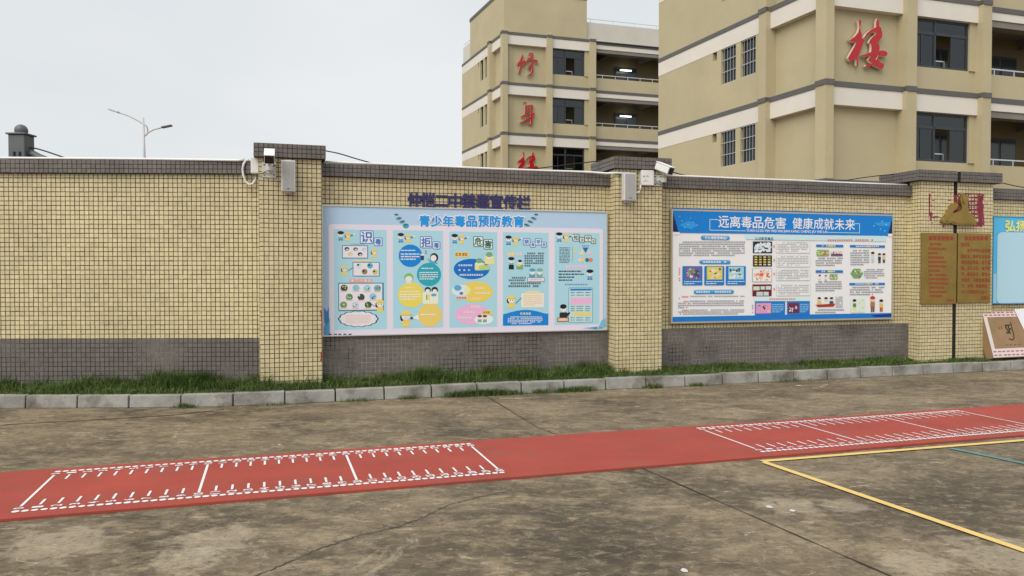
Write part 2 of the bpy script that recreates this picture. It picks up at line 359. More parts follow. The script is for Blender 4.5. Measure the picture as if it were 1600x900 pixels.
# ================================================================== THE GROUND
g0 = MB(); g0.add([(-400, -60, 0), (400, -60, 0), (400, 900, 0), (-400, 900, 0)], [(0, 1, 2, 3)])
tag(g0.build('ground', M['concrete']), kind='structure')
def strip(pts, wd, z, name, m, wob=0.0, sub=1):
    P = [Vector((p[0], p[1], 0)) for p in pts]; Q = []
    for a, b in zip(P, P[1:]):
        for k in range(sub): Q.append(a.lerp(b, k/sub)+Vector((random.uniform(-wob, wob), random.uniform(-wob, wob), 0)))
    Q.append(P[-1]); vs = []; fs = []
    for i, q in enumerate(Q):
        t = (Q[min(i+1, len(Q)-1)]-Q[max(i-1, 0)]).normalized(); nrm = Vector((-t.y, t.x, 0)); w2 = wd/2*(1 if not wob else random.uniform(.35, 1.2))
        vs += [q+nrm*w2+Vector((0, 0, z)), q-nrm*w2+Vector((0, 0, z))]
        if i: fs.append((2*i-2, 2*i-1, 2*i+1, 2*i))
    return link(name, vs, fs, m)
def gp(*pp): return [ground(*p) for p in pp]
def ext(a, b, d): return b+(b-a).normalized()*d
J = gp((748, 612), (840, 668), (1010, 735), (1390, 900)); J.append(ext(J[2], J[3], 4))
tag(strip(J, .013, .004, 'slab_joint', M['joint'], .0015, 14), kind='structure')
J2 = gp((0, 664.5), (140, 657), (270, 649), (350, 640)); J2.insert(0, ext(J2[1], J2[0], 4))
tag(strip(J2, .022, .004, 'slab_joint', M['joint'], .003, 10), kind='structure')
CR = gp((395, 903), (440, 884), (500, 858), (560, 838), (620, 824), (668, 806), (700, 790), (745, 778), (800, 766))
tag(strip(CR, .008, .004, 'ground_crack', M['crack'], .008, 10), kind='structure')
Y0, Y1, Y2 = ground(1190, 722), ground(1600, 689), ground(1600, 862)
tag(strip([Y0, ext(Y0, Y1, 5)], .055, .008, 'yellow_court_line', M['yellow']), kind='structure')
tag(strip([Y0+(Y2-Y0).normalized()*.03, ext(Y0, Y2, 2.5)], .055, .008, 'yellow_court_line', M['yellow']), kind='structure')
T0, T1 = ground(1484, 701), ground(1600, 725)
tag(strip([T0, ext(T0, T1, 5)], .05, .006, 'teal_court_line', M['teal']), kind='structure')

# ------------------------------------------------------------------ the rubber jumping mat
A = math.radians(17.35); MS = Vector((math.cos(A), math.sin(A), 0)); MT = Vector((-math.sin(A), math.cos(A), 0)); MO = ground(24, 801, .012)
def mpnt(s_, t_, z=0.012): return Vector((MO.x, MO.y, 0))+MS*s_+MT*t_+Vector((0, 0, z))
mat_root = empty('rubber_mat', mpnt(2.5, .47, 0)); tag(mat_root, 'long red rubber runner with white jump scales lying on the concrete', 'mat')
mm = MB(); NS = 60; S0, S1 = -3.2, 13.0; T_0, T_1 = -.135, 1.075
for i in range(NS):
    a, b = S0+(S1-S0)*i/NS, S0+(S1-S0)*(i+1)/NS
    wv = lambda q: .003*math.sin(q*2.1)+.002*math.sin(q*5.3)
    p = [mpnt(a, T_0+wv(a), .001), mpnt(b, T_0+wv(b), .001), mpnt(b, T_1+wv(b+9), .001), mpnt(a, T_1+wv(a+9), .001)]
    mm.hexa(p+[q+Vector((0, 0, .016)) for q in p])
mm.build('mat_sheet', M['red'], mat_root)
def disc(mb, c, r, n=12): mb.add([c+(MS*math.cos(2*math.pi*k/n)+MT*math.sin(2*math.pi*k/n))*r for k in range(n)], [tuple(range(n))])
def bar(mb, s0, t0, s1, t1, wd, z):
    a, b = mpnt(s0, t0, z), mpnt(s1, t1, z); n = (b-a).normalized().cross(Vector((0, 0, 1)))*wd/2; mb.add([a+n, b+n, b-n, a-n], [(0, 1, 2, 3)])
for s0 in (0.0, 5.15):
    num = MB(); z = .0195
    for t in (0, .961):
        dots = MB()
        for k in range(61): disc(dots, mpnt(s0+k*.05, t, z), .0212*random.uniform(.93, 1.05))
        dots.build('dot_row', M['mwhite'], mat_root, kind='stuff')
    def one(*a): k_ = MB(); bar(k_, *a); k_.build('scale_line', M['mwhite'], mat_root)
    for k in range(31):
        s_ = s0+k*.1
        if k % 10 == 0: one(s_, .105, s_, .86, .017, z)
        else: one(s_, .115, s_, .235, .015, z); one(s_, .73, s_, .85, .015, z)
        v, f, sz = glyph(str(k), .02)
        for tc_ in (.062, .9):
            wd = .03*len(str(k)); [num.add([mpnt(s_+(.5-y)*.055+e1, tc_+(x-.5)*wd+e2, z+e3) for x, y in v], f) for e1, e2, e3 in ((0, 0, 0), (.003, 0, .0002), (-.003, 0, .0003), (0, .003, .0004))]
    num.build('scale_numbers', M['mwhite'], mat_root, kind='stuff')

# ================================================================== BOUNDARY WALL
TH = math.radians(16.5); P1 = (-2.502, 8.75)
FRONT = Plane(P1, TH); WALL = FRONT.off(-.2); U, N = FRONT.U, FRONT.N
ZS, ZP, ZC0, ZC1, ZK0, ZK1 = .10, .68, 2.55, 2.70, 2.715, 2.868
wall = empty('boundary_wall', (0, 9.2, 0)); tag(wall, 'long cream tiled boundary wall with grey plinth, coping and square pillars', 'wall')
def ux(px, pl=FRONT, y=430): return pl.uz(px, y)[0]
def wall_run(pl, u0, u1, pg='pgrout2'):
    sec = empty('wall_section', pl.at(u0, 0), wall)
    b = MB(); b.box(pl.at(u0, 0), pl.U*(u1-u0), -pl.N*.24, (0, 0, ZP)); b.build('plinth', M[pg], sec)
    b = MB(); b.box(pl.at(u0, ZP), pl.U*(u1-u0), -pl.N*.24, (0, 0, ZC0-ZP)); b.build('wall_body', M['grout'], sec)
    b = MB(); b.box(pl.at(u0, ZC0, .05), pl.U*(u1-u0), -pl.N*.34, (0, 0, ZC1-ZC0)); b.build('coping', M['cgrout'], sec)
    for o in (tiles('plinth_tiles', pl.at(u0, ZS), pl.U, pl.N, u1-u0, ZP-ZS, M['ptile'], sec, gap=.0062),
              tiles('wall_tiles', pl.at(u0, ZP), pl.U, pl.N, u1-u0, ZC0-ZP, M['tile'], sec),
              tiles('coping_tiles', pl.at(u0, ZC0, .05), pl.U, pl.N, u1-u0, ZC1-ZC0, M['ctile'], sec, gap=.005)): pass
    return sec
def pillar(u0, u1, cu0, cu1, sides=(True, True), name='pillar', rise=0.0):
    ZK0, ZK1 = 2.715+rise, 2.868+rise
    pr = empty(name, FRONT.at(u0, 0), wall); D = .66
    b = MB(); b.box(FRONT.at(u0, 0), U*(u1-u0), -N*D, (0, 0, ZK0)); b.build('pillar_body', M['grout'], pr)
    tiles('pillar_tiles', FRONT.at(u0, ZS), U, N, u1-u0, ZK0-ZS, M['tile'], pr)
    if sides[0]: tiles('pillar_tiles', FRONT.at(u0, ZS, -.2), N, -U, .2, ZK0-ZS, M['tile'], pr)
    if sides[1]: tiles('pillar_tiles', FRONT.at(u1, ZS), -N, U, .2, ZK0-ZS, M['tile'], pr)
    b = MB(); b.box(FRONT.at(cu0, ZK0, .06), U*(cu1-cu0), -N*(D+.12), (0, 0, ZK1-ZK0)); b.build('pillar_cap', M['cgrout'], pr)
    tiles('cap_tiles', FRONT.at(cu0, ZK0, .06), U, N, cu1-cu0, ZK1-ZK0, M['ctile'], pr, gap=.005)
    if sides[0]: tiles('cap_tiles', FRONT.at(cu0, ZK0, .06-D-.12), N, -U, D+.12, ZK1-ZK0, M['ctile'], pr, gap=.005)
    if sides[1]: tiles('cap_tiles', FRONT.at(cu1, ZK0, .06), -N, U, D+.12, ZK1-ZK0, M['ctile'], pr, gap=.005)
    return pr
a1, b1 = ux(405.3), ux(502.8); a2, b2 = ux(961, y=540), ux(1034.3); a3, b3 = ux(1437), ux(1550); g3a, g3b = ux(1488.7), ux(1494)
pillar(a1, b1, ux(397, y=240), ux(508, y=240)); pillar(a2, b2, ux(957, y=255), ux(1046, y=258), rise=.036)
pillar(a3, g3a, ux(1431, y=275), g3a+.004, (True, False), rise=.045); pillar(g3b, b3, g3b, ux(1561, y=278), (False, True), rise=.045)
LEFT = Plane((WALL.at(a1, 0).x, WALL.at(a1, 0).y+.0), math.radians(2.0))
wall_run(LEFT, -5.4, .02, 'pgrout')
wall_run(WALL, b1-.0, a2); wall_run(WALL, b2, a3); wall_run(WALL, b3, b3+4.2)
jf = MB(); jf.box(FRONT.at(g3a, 0, -.008), U*(g3b-g3a), -N*.3, (0, 0, ZK0+.04)); jf.build('joint_filler', mat('black_sealant', (.010, .009, .008), .8), wall)
jf = MB(); jf.box(FRONT.at(g3a+.004, ZK0+.05, .05), U*(g3b-g3a-.004), -N*.3, (0, 0, .14)); jf.build('joint_filler', mat('black_sealant', (.010, .009, .008), .8), wall)

# ------------------------------------------------------------------ kerb, verge, grass
KP = [Vector((p[0], p[1], 0)) for p in ((-9.5, 7.98), (-5.37, 8.12), (-3.78, 8.16), (-2.77, 8.28), (-2.1, 8.50), (2.08, 9.68), (7.5, 11.36), (13, 13.06))]
cum = [0]
for a, b in zip(KP, KP[1:]): cum.append(cum[-1]+(b-a).length)
def kpt(s_):
    for i in range(len(KP)-1):
        if s_ <= cum[i+1] or i == len(KP)-2: return KP[i].lerp(KP[i+1], (s_-cum[i])/(cum[i+1]-cum[i]))
kerb = empty('kerb', (0, 9, 0)); tag(kerb, kind='structure')
kl, s_ = .537, .08
while s_+kl < cum[-1]:
    a, b = kpt(s_+.007), kpt(s_+kl-.007); t = (b-a).normalized(); n = Vector((t.y, -t.x, 0)); h = .135+random.uniform(-.005, .005); q = random.uniform(-.004, .004)
    p = [a+n*q, b+n*(q+random.uniform(-.003, .003)), b-n*.12, a-n*.12]; k = MB(); k.hexa(p+[v+Vector((0, 0, h))+(n*-.012 if i < 2 else Vector()) for i, v in enumerate(p)])
    bevel(k.build('kerbstone', M['kerb'], kerb), .009, 2); s_ += kl
def back(p):                                             # where the verge meets the wall behind a kerb point
    best = []
    for pl in (WALL, LEFT):
        t = (pl.p-p).dot(pl.N)/(-1.0); best.append((p+Vector((0, 1, 0))*0, pl))
    x = p.x; ya = WALL.p.y+(x-WALL.p.x)*math.tan(TH); yb = LEFT.p.y+(x-LEFT.p.x)*math.tan(math.radians(2))
    return Vector((x, (yb if x < LEFT.p.x else ya)+.05, 0))
sv = MB(); ss = np.linspace(1.0, cum[-1]-.3, 90); rows = []
for q in ss:
    a = kpt(q)+Vector((0, .10, 0)); b = back(a); rows.append([a.lerp(b, k/4)+Vector((0, 0, .115+.03*k/4+random.uniform(-.008, .008))) for k in range(5)])
sv.add([v for r in rows for v in r], [(i*5+k, (i+1)*5+k, (i+1)*5+k+1, i*5+k+1) for i in range(len(rows)-1) for k in range(4)])
tag(sv.build('verge', M['soil'], smooth=True), kind='structure')
def blades(n, pick, hgt, name, m, label, wid=(.0016, .0036)):
    V = []; Fs = []
    for _ in range(n):
        p, hs = pick(); h = hgt*hs*random.uniform(.45, 1.15); az = random.uniform(0, 6.283); ln = random.uniform(.15, 1.25)*h
        d = Vector((math.cos(az), math.sin(az), 0)); sd = Vector((-d.y, d.x, 0))*random.uniform(*wid)
        b = len(V); mid = p+d*ln*.35+Vector((0, 0, h*.62)); tip = p+d*ln+Vector((0, 0, h*random.uniform(.8, 1)))
        V += [p-sd, p+sd, mid+sd*.8, mid-sd*.8, tip]; Fs += [(b, b+1, b+2, b+3), (b+3, b+2, b+4)]
    o = link(name, V, Fs, m); return tag(o, label, 'grass', kind='stuff')
import mathutils
def pn(x, y, s, o=0): return mathutils.noise.noise(Vector((x*s+o, y*s, o)))
def pick_verge():
    while True:
        q = random.uniform(1.5, cum[-1]-1.5); a = kpt(q)+Vector((0, .085-.05*max(0, pn(q, 3.3, 2.4, 2)), 0)); b = back(a); t = random.random()**.85; p = a.lerp(b, t*.93)
        den = .62+.6*pn(p.x, p.y, 2.2)
        if random.random() > den: continue
        hs = .6+1.0*max(-.45, pn(p.x, p.y, 1.4, 5))+.7*max(-.3, pn(p.x, p.y, 5.5, 9))+.4*t+(.8 if random.random() < .03 else 0)
        pxl = CX+F*p.x/p.y
        if 225 < pxl < 420 and t > .45: hs += .75
        if 640 < pxl < 960 and t > .3: hs += .3
        if pxl > 1040: hs *= .62
        return p+Vector((0, 0, .105+.03*t)), max(.3, hs)
blades(95000, pick_verge, .11, 'verge_grass', M['grass'], 'green grass growing along the foot of the tiled wall behind the kerb')
KPX = [CX+F*kpt(cum[-1]*i/400).x/kpt(cum[-1]*i/400).y for i in range(400)]
FOOT = [(290, .12, 6), (716, .22, 10), (745, .33, 14), (772, .28, 9), (800, .15, 8), (846, .12, 6), (905, .25, 12), (880, .15, 7), (1020, .16, 7), (1090, .08, 6), (640, .1, 6), (560, .06, 12), (1240, .05, 14), (430, .05, 14)]
def pick_foot():
    while True:
        c = random.choice(FOOT)
        pxl = random.gauss(c[0], c[2]); q = min(range(400), key=lambda i: abs(KPX[i]-pxl))
        p = kpt(cum[-1]*q/400)+Vector((random.gauss(0, .03), -abs(random.gauss(0, .035))-.008, 0))
        if random.random() < c[1]*3: return p, .5+c[1]*2
blades(3000, pick_foot, .085, 'kerb_weeds', M['grass'], 'sparse weeds sprouting from the gap below the kerb')
# broad creeping leaves in the verge
V = []; Fs = []
for _ in range(9000):
    p, hs = pick_verge()
    if CX+F*p.x/p.y < 1000 and random.random() < .75: continue
    c = p+Vector((0, 0, random.uniform(.02, .07)*hs)); az = random.uniform(0, 6.28); r = random.uniform(.008, .017)
    d = Vector((math.cos(az), math.sin(az), random.uniform(-.2, .6))).normalized()*r; e = Vector((-math.sin(az), math.cos(az), random.uniform(-.4, .4))).normalized()*r*.55
    b = len(V); V += [c-d, c+e, c+d, c-e]; Fs.append((b, b+1, b+2, b+3))
tag(link('creeping_weeds', V, Fs, M['leaf']), 'low broad-leaved creeping weeds among the grass by the wall', 'weeds', kind='stuff')
# litter chips on the yard
for (x, y), lb in zip(((1202, 793), (1070, 893), (1238, 799), (1248, 603)), ('white torn paper scrap lying right of the slab joint', 'pale oval chip near the bottom edge of the yard', 'flat pale flake beside the torn paper scrap', 'tiny white scrap lying near the kerb')):
    p = ground(x, y); k = MB(); r = .022 if y > 700 else .03; pts = [p+Vector((math.cos(t)*r*random.uniform(.5, 1.2), math.sin(t)*r*random.uniform(.5, 1.3), .004)) for t in np.linspace(0, 5.6, 7)]
    k.add(pts+[q+Vector((0, 0, .003)) for q in pts], [tuple(range(7, 14)), tuple(range(7))[::-1]]+[(i, (i+1) % 7, 7+(i+1) % 7, 7+i) for i in range(7)])
    tag(k.build('paper_scrap', M['offwhite']), lb, 'litter')

# ================================================================== LETTERS AND BOARDS ON THE WALL
sg = empty('wall_lettering', WALL.at(ux(730, WALL), 2.2)); tag(sg, 'row of nine dark navy raised characters on the tiles above the pale blue board', 'lettering')
ttl = '仲恺二中禁毒宣传栏'
for i, ch in enumerate(ttl):
    x0 = 637+i*(829-637)/9; x1 = x0+20.3; yc = 312.5+(x0-637)*.027; hh = 11.4
    v, f, _ = glyph(ch, .035); u0, z0 = WALL.uz(x0, yc+hh); u1, z1 = WALL.uz(x1, yc-hh)
    if ch == '二': z0, z1 = z0+.03, z1-.03
    cnt = {}
    for q in f:
        for k in range(len(q)): e = (q[k], q[(k+1) % len(q)]); cnt[e] = cnt.get(e, 0)+1
    sidef = [(e[0], e[1], e[1]+len(v), e[0]+len(v)) for e in cnt if (e[1], e[0]) not in cnt]
    LV, LF_ = [], []
    for j, (ex, ey) in enumerate(((0, 0), (1, 0), (-1, 0), (0, 1), (0, -1), (.7, .7), (-.7, .7), (.7, -.7), (-.7, -.7))):
        bb = len(LV); wgt = .0052
        for d in (.020+j*.0003, .003): LV += [WALL.at(u0+x*(u1-u0)+ex*wgt, z0+y*(z1-z0)+ey*wgt, d) for x, y in v]
        LF_ += [tuple(bb+k for k in q) for q in list(f)+sidef]
    link('character', LV, LF_, M['navy'], sg)

def board(name, corners, out, label, back_m, frame_m, fw=.018, depth=.03):
    p = Panel(WALL, *corners, out=out); rt = empty(name, p.world(.5, 1)); tag(rt, label, 'notice board')
    b = MB(); b.box(p.world(0, 1, -.004), U*p.W, -N*(out-.006), (0, 0, p.H)); b.build('backing', back_m, rt)
    fr = MB(); dd = depth
    fr.box(p.world(0, 1, .006)-U*fw, U*fw, -N*dd, (0, 0, p.H)); fr.box(p.world(1, 1, .006), U*fw, -N*dd, (0, 0, p.H))
    fr.box(p.world(0, 1, .006)-U*fw-Vector((0, 0, fw)), U*(p.W+2*fw), -N*dd, (0, 0, fw)); fr.box(p.world(0, 0, .006)-U*fw, U*(p.W+2*fw), -N*dd, (0, 0, fw))
    fr.build('frame', frame_m, rt); return p, rt
SKY, PALE, PINK, POST, NAVY, BLUE, YEL, TEAL = (176, 203, 228), (214, 222, 240), (222, 216, 232), (168, 211, 224), (28, 40, 60), (20, 130, 212), (238, 212, 92), (44, 163, 182)
SKIN, HELM, DBL = (238, 226, 218), (240, 206, 112), (40, 110, 150)
# ---- the wide pale blue board
p2, b2r = board('notice_board', ((505, 322), (946.5, 332.5), (948, 514.5), (505, 524)), .045, 'wide pale blue notice board with five cartoon posters below the navy characters', flat(SKY), M['alu'], .014)
pr = Print(p2)
pr.rect(513.5, 353.5, 942.5, 520, PINK, 1, 5)
pr.poly([(506, 512), (515, 497), (515, 523), (506, 523)], (92, 160, 206), 2); pr.poly([(506, 480), (514, 492), (507, 500)], (60, 140, 200), 2); pr.poly([(507, 500), (513.5, 478), (514, 500), (509, 510)], (60, 130, 190), 2)
pr.poly([(934, 515), (947, 510), (947, 497), (941, 500)], (120, 185, 214), 2); pr.poly([(911, 513), (935, 510), (934, 515)], (90, 170, 205), 2)
for x in (513, 521, 528, 536, 544): pr.rect(x, 521.2, x+5, 523, (40, 66, 84), 2)
for x in (928, 936): pr.rect(x, 512, x+6, 513.6, (50, 110, 170), 2)
for i, ch in enumerate('青少年毒品预防教育'):
    x0 = 655+i*18.35; yy = 345.3+i*.1
    pr.text(ch, x0-.8, yy-9.2, x0+17.0, yy+9.2, (240, 246, 252), 2, .085); pr.text(ch, x0, yy-8.4, x0+16.2, yy+8.4, (38, 146, 220), 4, .045)
for sx, x0 in ((1, 620), (-1, 838)):
    for k in range(7): pr.ell(x0+sx*(k*2.6)-1, 337+k*2.6+((k % 2)*4-2), 3.2, 1.3, (60, 140, 140) if k % 2 else (46, 120, 120), 2, 8)
pr.ell(634, 353, 5, 4, (60, 160, 200), 2, 10)
pr.build('printed_banner', b2r)
def cop(q, x, y, s=1.0):
    q.rect(x-3.2*s, y+2.5*s, x+3.2*s, y+8.2*s, (96, 164, 214), 3, 1); q.ell(x, y, 4.2*s, 4*s, SKIN, 4, 14); q.ell(x, y-3.2*s, 5*s, 2.6*s, NAVY, 5, 14); q.rect(x-3.4*s, y-3*s, x+3.4*s, y-1.4*s, (16, 20, 34), 6)
    q.rect(x-3.4*s, y+7.6*s, x-.8*s, y+8.8*s, NAVY, 5); q.rect(x+.8*s, y+7.6*s, x+3.4*s, y+8.8*s, NAVY, 5)
    q.rect(x-1.9*s, y-.3*s, x-1.1*s, y+.8*s, (30, 30, 30), 6); q.rect(x+1.1*s, y-.3*s, x+1.9*s, y+.8*s, (30, 30, 30), 6)
def worker(q, x, y, s=1.0, hair=True, c=HELM):
    q.rect(x-3.6*s, y+2.6*s, x+3.6*s, y+9.5*s, (236, 204, 104), 3, 1.2*s)
    if hair: q.ell(x-3.6*s, y+1*s, 1.8*s, 3.4*s, (24, 28, 34), 4, 10)
    q.ell(x, y, 4.1*s, 3.9*s, SKIN, 5, 14); q.ell(x, y-1.2*s, 4.7*s, 4.2*s, c, 6, 14, 180, 360); q.rect(x-4.9*s, y-1.6*s, x+4.9*s, y-.7*s, tuple(int(v*.86) for v in c), 7)
    q.rect(x-1.9*s, y+.3*s, x-1.1*s, y+1.2*s, (30, 30, 30), 7); q.rect(x+1.1*s, y+.3*s, x+1.9*s, y+1.2*s, (30, 30, 30), 7)
def pair(q, x, y):
    cop(q, x, y); worker(q, x+11, y+.6, .92); q.line([(x+15, y+2), (x+19, y)], 1.2, NAVY, 7); q.ell(x+20.5, y-.3, 1.6, 1.6, (228, 232, 236), 7, 8)
def heading(q, items, edge):
    for ch, x0, y0, x1, y1, r in items:
        q.rect(x0-1.6, y0-1.6, x1+1.6, y1+1.6, edge, 3, 2.2); q.rect(x0-.5, y0-.5, x1+.5, y1+.5, (226, 230, 246), 4, 1.4); q.text(ch, x0+.6, y0+.6, x1-.6, y1-.6, edge, 5, .03, r)
def poster(x0, y0, x1, y1):
    q = Print(p2, .0018); q.rect(x0, y0, x1, y1, POST, 1); return q
q = poster(521.7, 358.7, 604, 514.5); pair(q, 532.5, 366.5)
heading(q, (('识', 564, 361.5, 582, 379, 0), ('毒', 585.5, 372.5, 596, 382.5, .05)), (66, 112, 190))
for bx in ((534.5, 383, 575, 403.5), (551, 409, 593, 431.5)): q.rect(*bx, (44, 104, 140), 2, 1); q.rect(bx[0]+1, bx[1]+1, bx[2]-1.2, bx[3]-1.2, (228, 222, 234), 3)
for k, (x, y) in enumerate(((542, 388.5), (555.5, 389), (569, 389.5), (547.5, 396.8), (562.5, 396.8))): q.ell(x, y, 3.8, 3, [(48, 84, 80), (70, 120, 96), (186, 204, 214), (214, 196, 130), (40, 60, 66)][k], 4, 12); q.ell(x+.6, y+1, 2, 1.2, (226, 232, 228), 5, 8)
worker(q, 584.5, 393, .95); worker(q, 538, 420, 1.0); q.line([(543, 423), (551, 418)], .7, NAVY, 6)
for k, (x, y) in enumerate(((561, 414.5), (578, 414.8), (569.5, 424), (586, 424.5))): q.ell(x, y, 4.6, 4.4, [(198, 220, 228), (92, 172, 206), (150, 128, 90), (196, 196, 120)][k], 4, 14); q.ell(x-1.5, y-1, 1.8, 1.6, (36, 48, 60), 5, 8)
q.rect(546.5, 435.5, 581.5, 441, (232, 150, 126), 3)
for i, ch in enumerate('第三代毒品'): q.text(ch, 548+i*6.6, 436, 553.6+i*6.6, 440.6, (248, 240, 238), 4, .01)
q.rect(553, 406, 580, 408.2, (226, 214, 140), 3); q.bars(548, 380.2, 570, 382.4, 1, (110, 130, 200), 3, 1)
q.rect(528.3, 441.3, 599.5, 485.5, (52, 132, 152), 2, 1.5); q.rect(529.6, 442.8, 597, 483.6, (228, 222, 236), 3, 1)
cs = [(60, 66, 66), (130, 196, 210), (142, 204, 214), (120, 168, 176), (90, 140, 90), (60, 76, 66), (140, 196, 214), (120, 150, 100), (190, 206, 220), (58, 92, 66)]
for k, (x, y) in enumerate(((537.5, 449.5), (556, 449.5), (573.5, 449.8), (589.5, 450), (545.5, 463.5), (564, 463.8), (582.5, 463), (536.5, 475.8), (555, 476), (575, 475.8))):
    q.ell(x, y, 5.6, 5.2, cs[k], 4, 14); q.rect(x-5.5, y+4.4, x+5.5, y+6.0, (226, 190, 170), 5)
    for _ in range(4): q.ell(x+random.uniform(-3.5, 3.5), y+random.uniform(-3, 2.5), random.uniform(.7, 1.7), random.uniform(.6, 1.6), random.choice([(226, 232, 222), (160, 190, 120), (50, 70, 70), (180, 214, 224)]), 6, 7)
worker(q, 593.5, 474.5, 1.35); q.line([(588, 479), (580, 475)], .7, NAVY, 8)
for lay, g, c in ((2, 1.0, (38, 58, 84)), (3, .93, (228, 222, 238))):
    for k in range(14): a = k/14*6.283; q.ell(559.5+25*math.cos(a)*g, 498+9.2*math.sin(a)*g, 7.0*g, 3.8*g, c, lay, 12)
    q.ell(559.5, 498, 26*g, 9.6*g, c, lay+.4, 20)
q.bars(540, 491.5, 579, 505.5, 6, (226, 196, 170), 5, .9); q.build('poster', b2r)['label'] = 'first poster with two framed rows of round pictures and a cloud'
q = poster(614, 360, 692, 512); pair(q, 626, 369.5)
heading(q, (('拒', 657.5, 370.5, 673, 386, 0), ('毒', 677, 378.5, 686, 387.8, .05)), (66, 112, 190))
for cx, cy, r, c in ((641, 399.3, 18.3, BLUE), (670, 428.5, 19, TEAL), (642, 460.5, 20.5, YEL), (671.5, 492, 19, (240, 202, 112))): q.ell(cx, cy, r, r*.96, c, 2, 36)
for a in ((626, 389.5, 655, 393, 1), (626, 395, 655, 407, 3), (658, 417.5, 681, 421, 1), (655, 424, 684, 437.5, 4), (633, 448, 650, 451.5, 1), (625, 454, 657, 469.5, 4), (657, 489.5, 687, 493.5, 1)): q.bars(*a, (236, 240, 236), 4, .8)
q.ell(678, 402, 6.4, 7, (30, 42, 52), 3, 16); q.ell(677, 403, 4.6, 5, SKIN, 4, 14); q.poly([(667, 403), (674, 407), (684, 410), (682, 412), (672, 411)], (86, 172, 196), 5)
q.rect(657.5, 399, 662, 406, (52, 60, 70), 4); q.rect(656.8, 396.5, 662.6, 399, (220, 226, 232), 5); q.chars(664, 391, 667, 400, 3, (60, 70, 90), 4, ch=2.6)
q.ell(638.5, 433, 7.2, 6.6, (128, 184, 110), 4, 16); q.ell(638.5, 435.5, 5.6, 4.6, SKIN, 5, 14); q.rect(634, 439.5, 643, 443, (214, 226, 214), 4)
q.rect(660, 456, 684.5, 474.5, (232, 230, 206), 3, 2); q.ell(668, 452.5, 5, 4.6, (28, 34, 44), 4, 12); q.ell(679, 452.5, 5.2, 4.8, (28, 34, 44), 4, 12); q.ell(668, 454.5, 3.6, 3.4, SKIN, 5, 12); q.ell(679, 454.8, 3.6, 3.4, SKIN, 5, 12)
q.rect(665.5, 460, 667.5, 468, (96, 170, 90), 5); q.rect(669, 460, 671, 468, (226, 206, 90), 5); q.ell(677.5, 460.5, 4.5, 2.2, (86, 160, 210), 5, 10)
worker(q, 634, 494, 1.7); q.rect(630, 494.8, 639, 499.6, (206, 216, 226), 9, 1); q.poly([(643, 496.5), (653, 491), (655, 500)], (226, 232, 238), 6); q.rect(641, 495, 645, 498.5, (40, 60, 86), 7)
q.build('poster', b2r)['label'] = 'second poster with four big coloured circles'
q = poster(702, 362, 776.5, 511); pair(q, 710, 371)
heading(q, (('危', 740.5, 370.5, 753, 384, .12), ('害', 756.5, 375, 768, 388, .12)), (34, 104, 84))
for cx, cy, rx, ry, c in ((736.5, 420, 28, 16, (14, 110, 196)), (743.5, 456, 26, 16.3, (238, 204, 96)), (738, 491, 27.5, 16, (232, 178, 212))): q.ell(cx, cy, rx, ry, c, 2, 36)
q.rect(710.5, 393.5, 732, 401.5, (234, 202, 110), 3, 1); q.chars(711.5, 394.5, 731, 400.8, 1, (150, 84, 40), 4, ch=4.8, last=1)
for a in ((716, 412.5, 740, 416.5), (712.5, 420, 737, 424), (718, 427.5, 755, 431.5), (739, 448.5, 762, 452), (743, 456, 766, 460), (737, 465, 753, 468.5), (736, 477.5, 753, 481), (724, 486, 744, 489.5), (715, 494.5, 738, 498)): q.chars(*a, 1, (240, 240, 236), 4, ch=3.7, last=1)
for x, y in ((748.5, 408), (764, 398.5)): q.rect(x-7, y+2, x+8, y+14, (238, 220, 150), 3, 2); q.ell(x, y+2, 4.6, 4.6, SKIN, 4, 14); q.ell(x, y-1, 5.2, 4, (120, 168, 126), 5, 14)
q.rect(748, 414, 764, 421.5, (176, 208, 130), 4, 2)
q.ell(720, 453.5, 14.5, 9, (216, 228, 236), 3, 18); q.ell(715, 449.5, 6, 4.6, (92, 168, 206), 4, 12); q.ell(730, 453, 5, 5.5, (222, 228, 170), 4, 12); q.ell(720.5, 458, 3, 2.4, (80, 120, 180), 5, 10)
q.rect(712, 463, 731, 467.6, (232, 206, 190), 4); q.chars(713, 463.4, 730, 467.3, 1, (130, 78, 60), 5, ch=4, last=1)
q.ell(756, 499, 15, 7.6, (228, 232, 242), 3, 18); q.rect(753.5, 485, 769.5, 491.5, (234, 204, 110), 4, 1); q.chars(755, 486, 769, 490.6, 1, (140, 84, 50), 5, ch=3.6, last=1)
for x in (749.5, 757.5): q.ell(x, 496, 3.6, 3.4, SKIN, 4, 12); q.ell(x, 493.8, 3.6, 2, (96, 70, 56), 5, 10); q.rect(x-3, 499, x+3, 503.5, (120, 170, 150), 4)
q.build('poster', b2r)['label'] = 'third poster with blue, yellow and pink ovals'
q = poster(785.8, 363, 857, 509); pair(q, 794, 373.5)
heading(q, (('禁', 818, 373.5, 826.5, 381.5, 0), ('毒', 828.8, 379, 835, 385, 0), ('举', 836.8, 373.5, 844.5, 381.5, 0), ('报', 846.5, 379, 852, 385.5, 0)), (70, 124, 196))
for i, c in enumerate(((236, 214, 140), (236, 214, 140), (206, 206, 214), (214, 206, 220))): q.rect(792.5+i*6.2, 394.5-(i % 2)*.8, 797.3+i*6.2, 399.5, c, 3, .8)
cop(q, 798.5, 407, 1.0); q.rect(794.5, 413.5, 802.5, 420.5, (26, 30, 38), 5); q.ell(812, 411, 3.6, 3.4, SKIN, 4, 12); q.ell(812, 407.5, 3.2, 2, NAVY, 5, 10); q.rect(806.5, 413.5, 817, 420.5, (120, 168, 130), 4, 1.5); q.rect(808, 412, 813, 416, (236, 208, 90), 5)
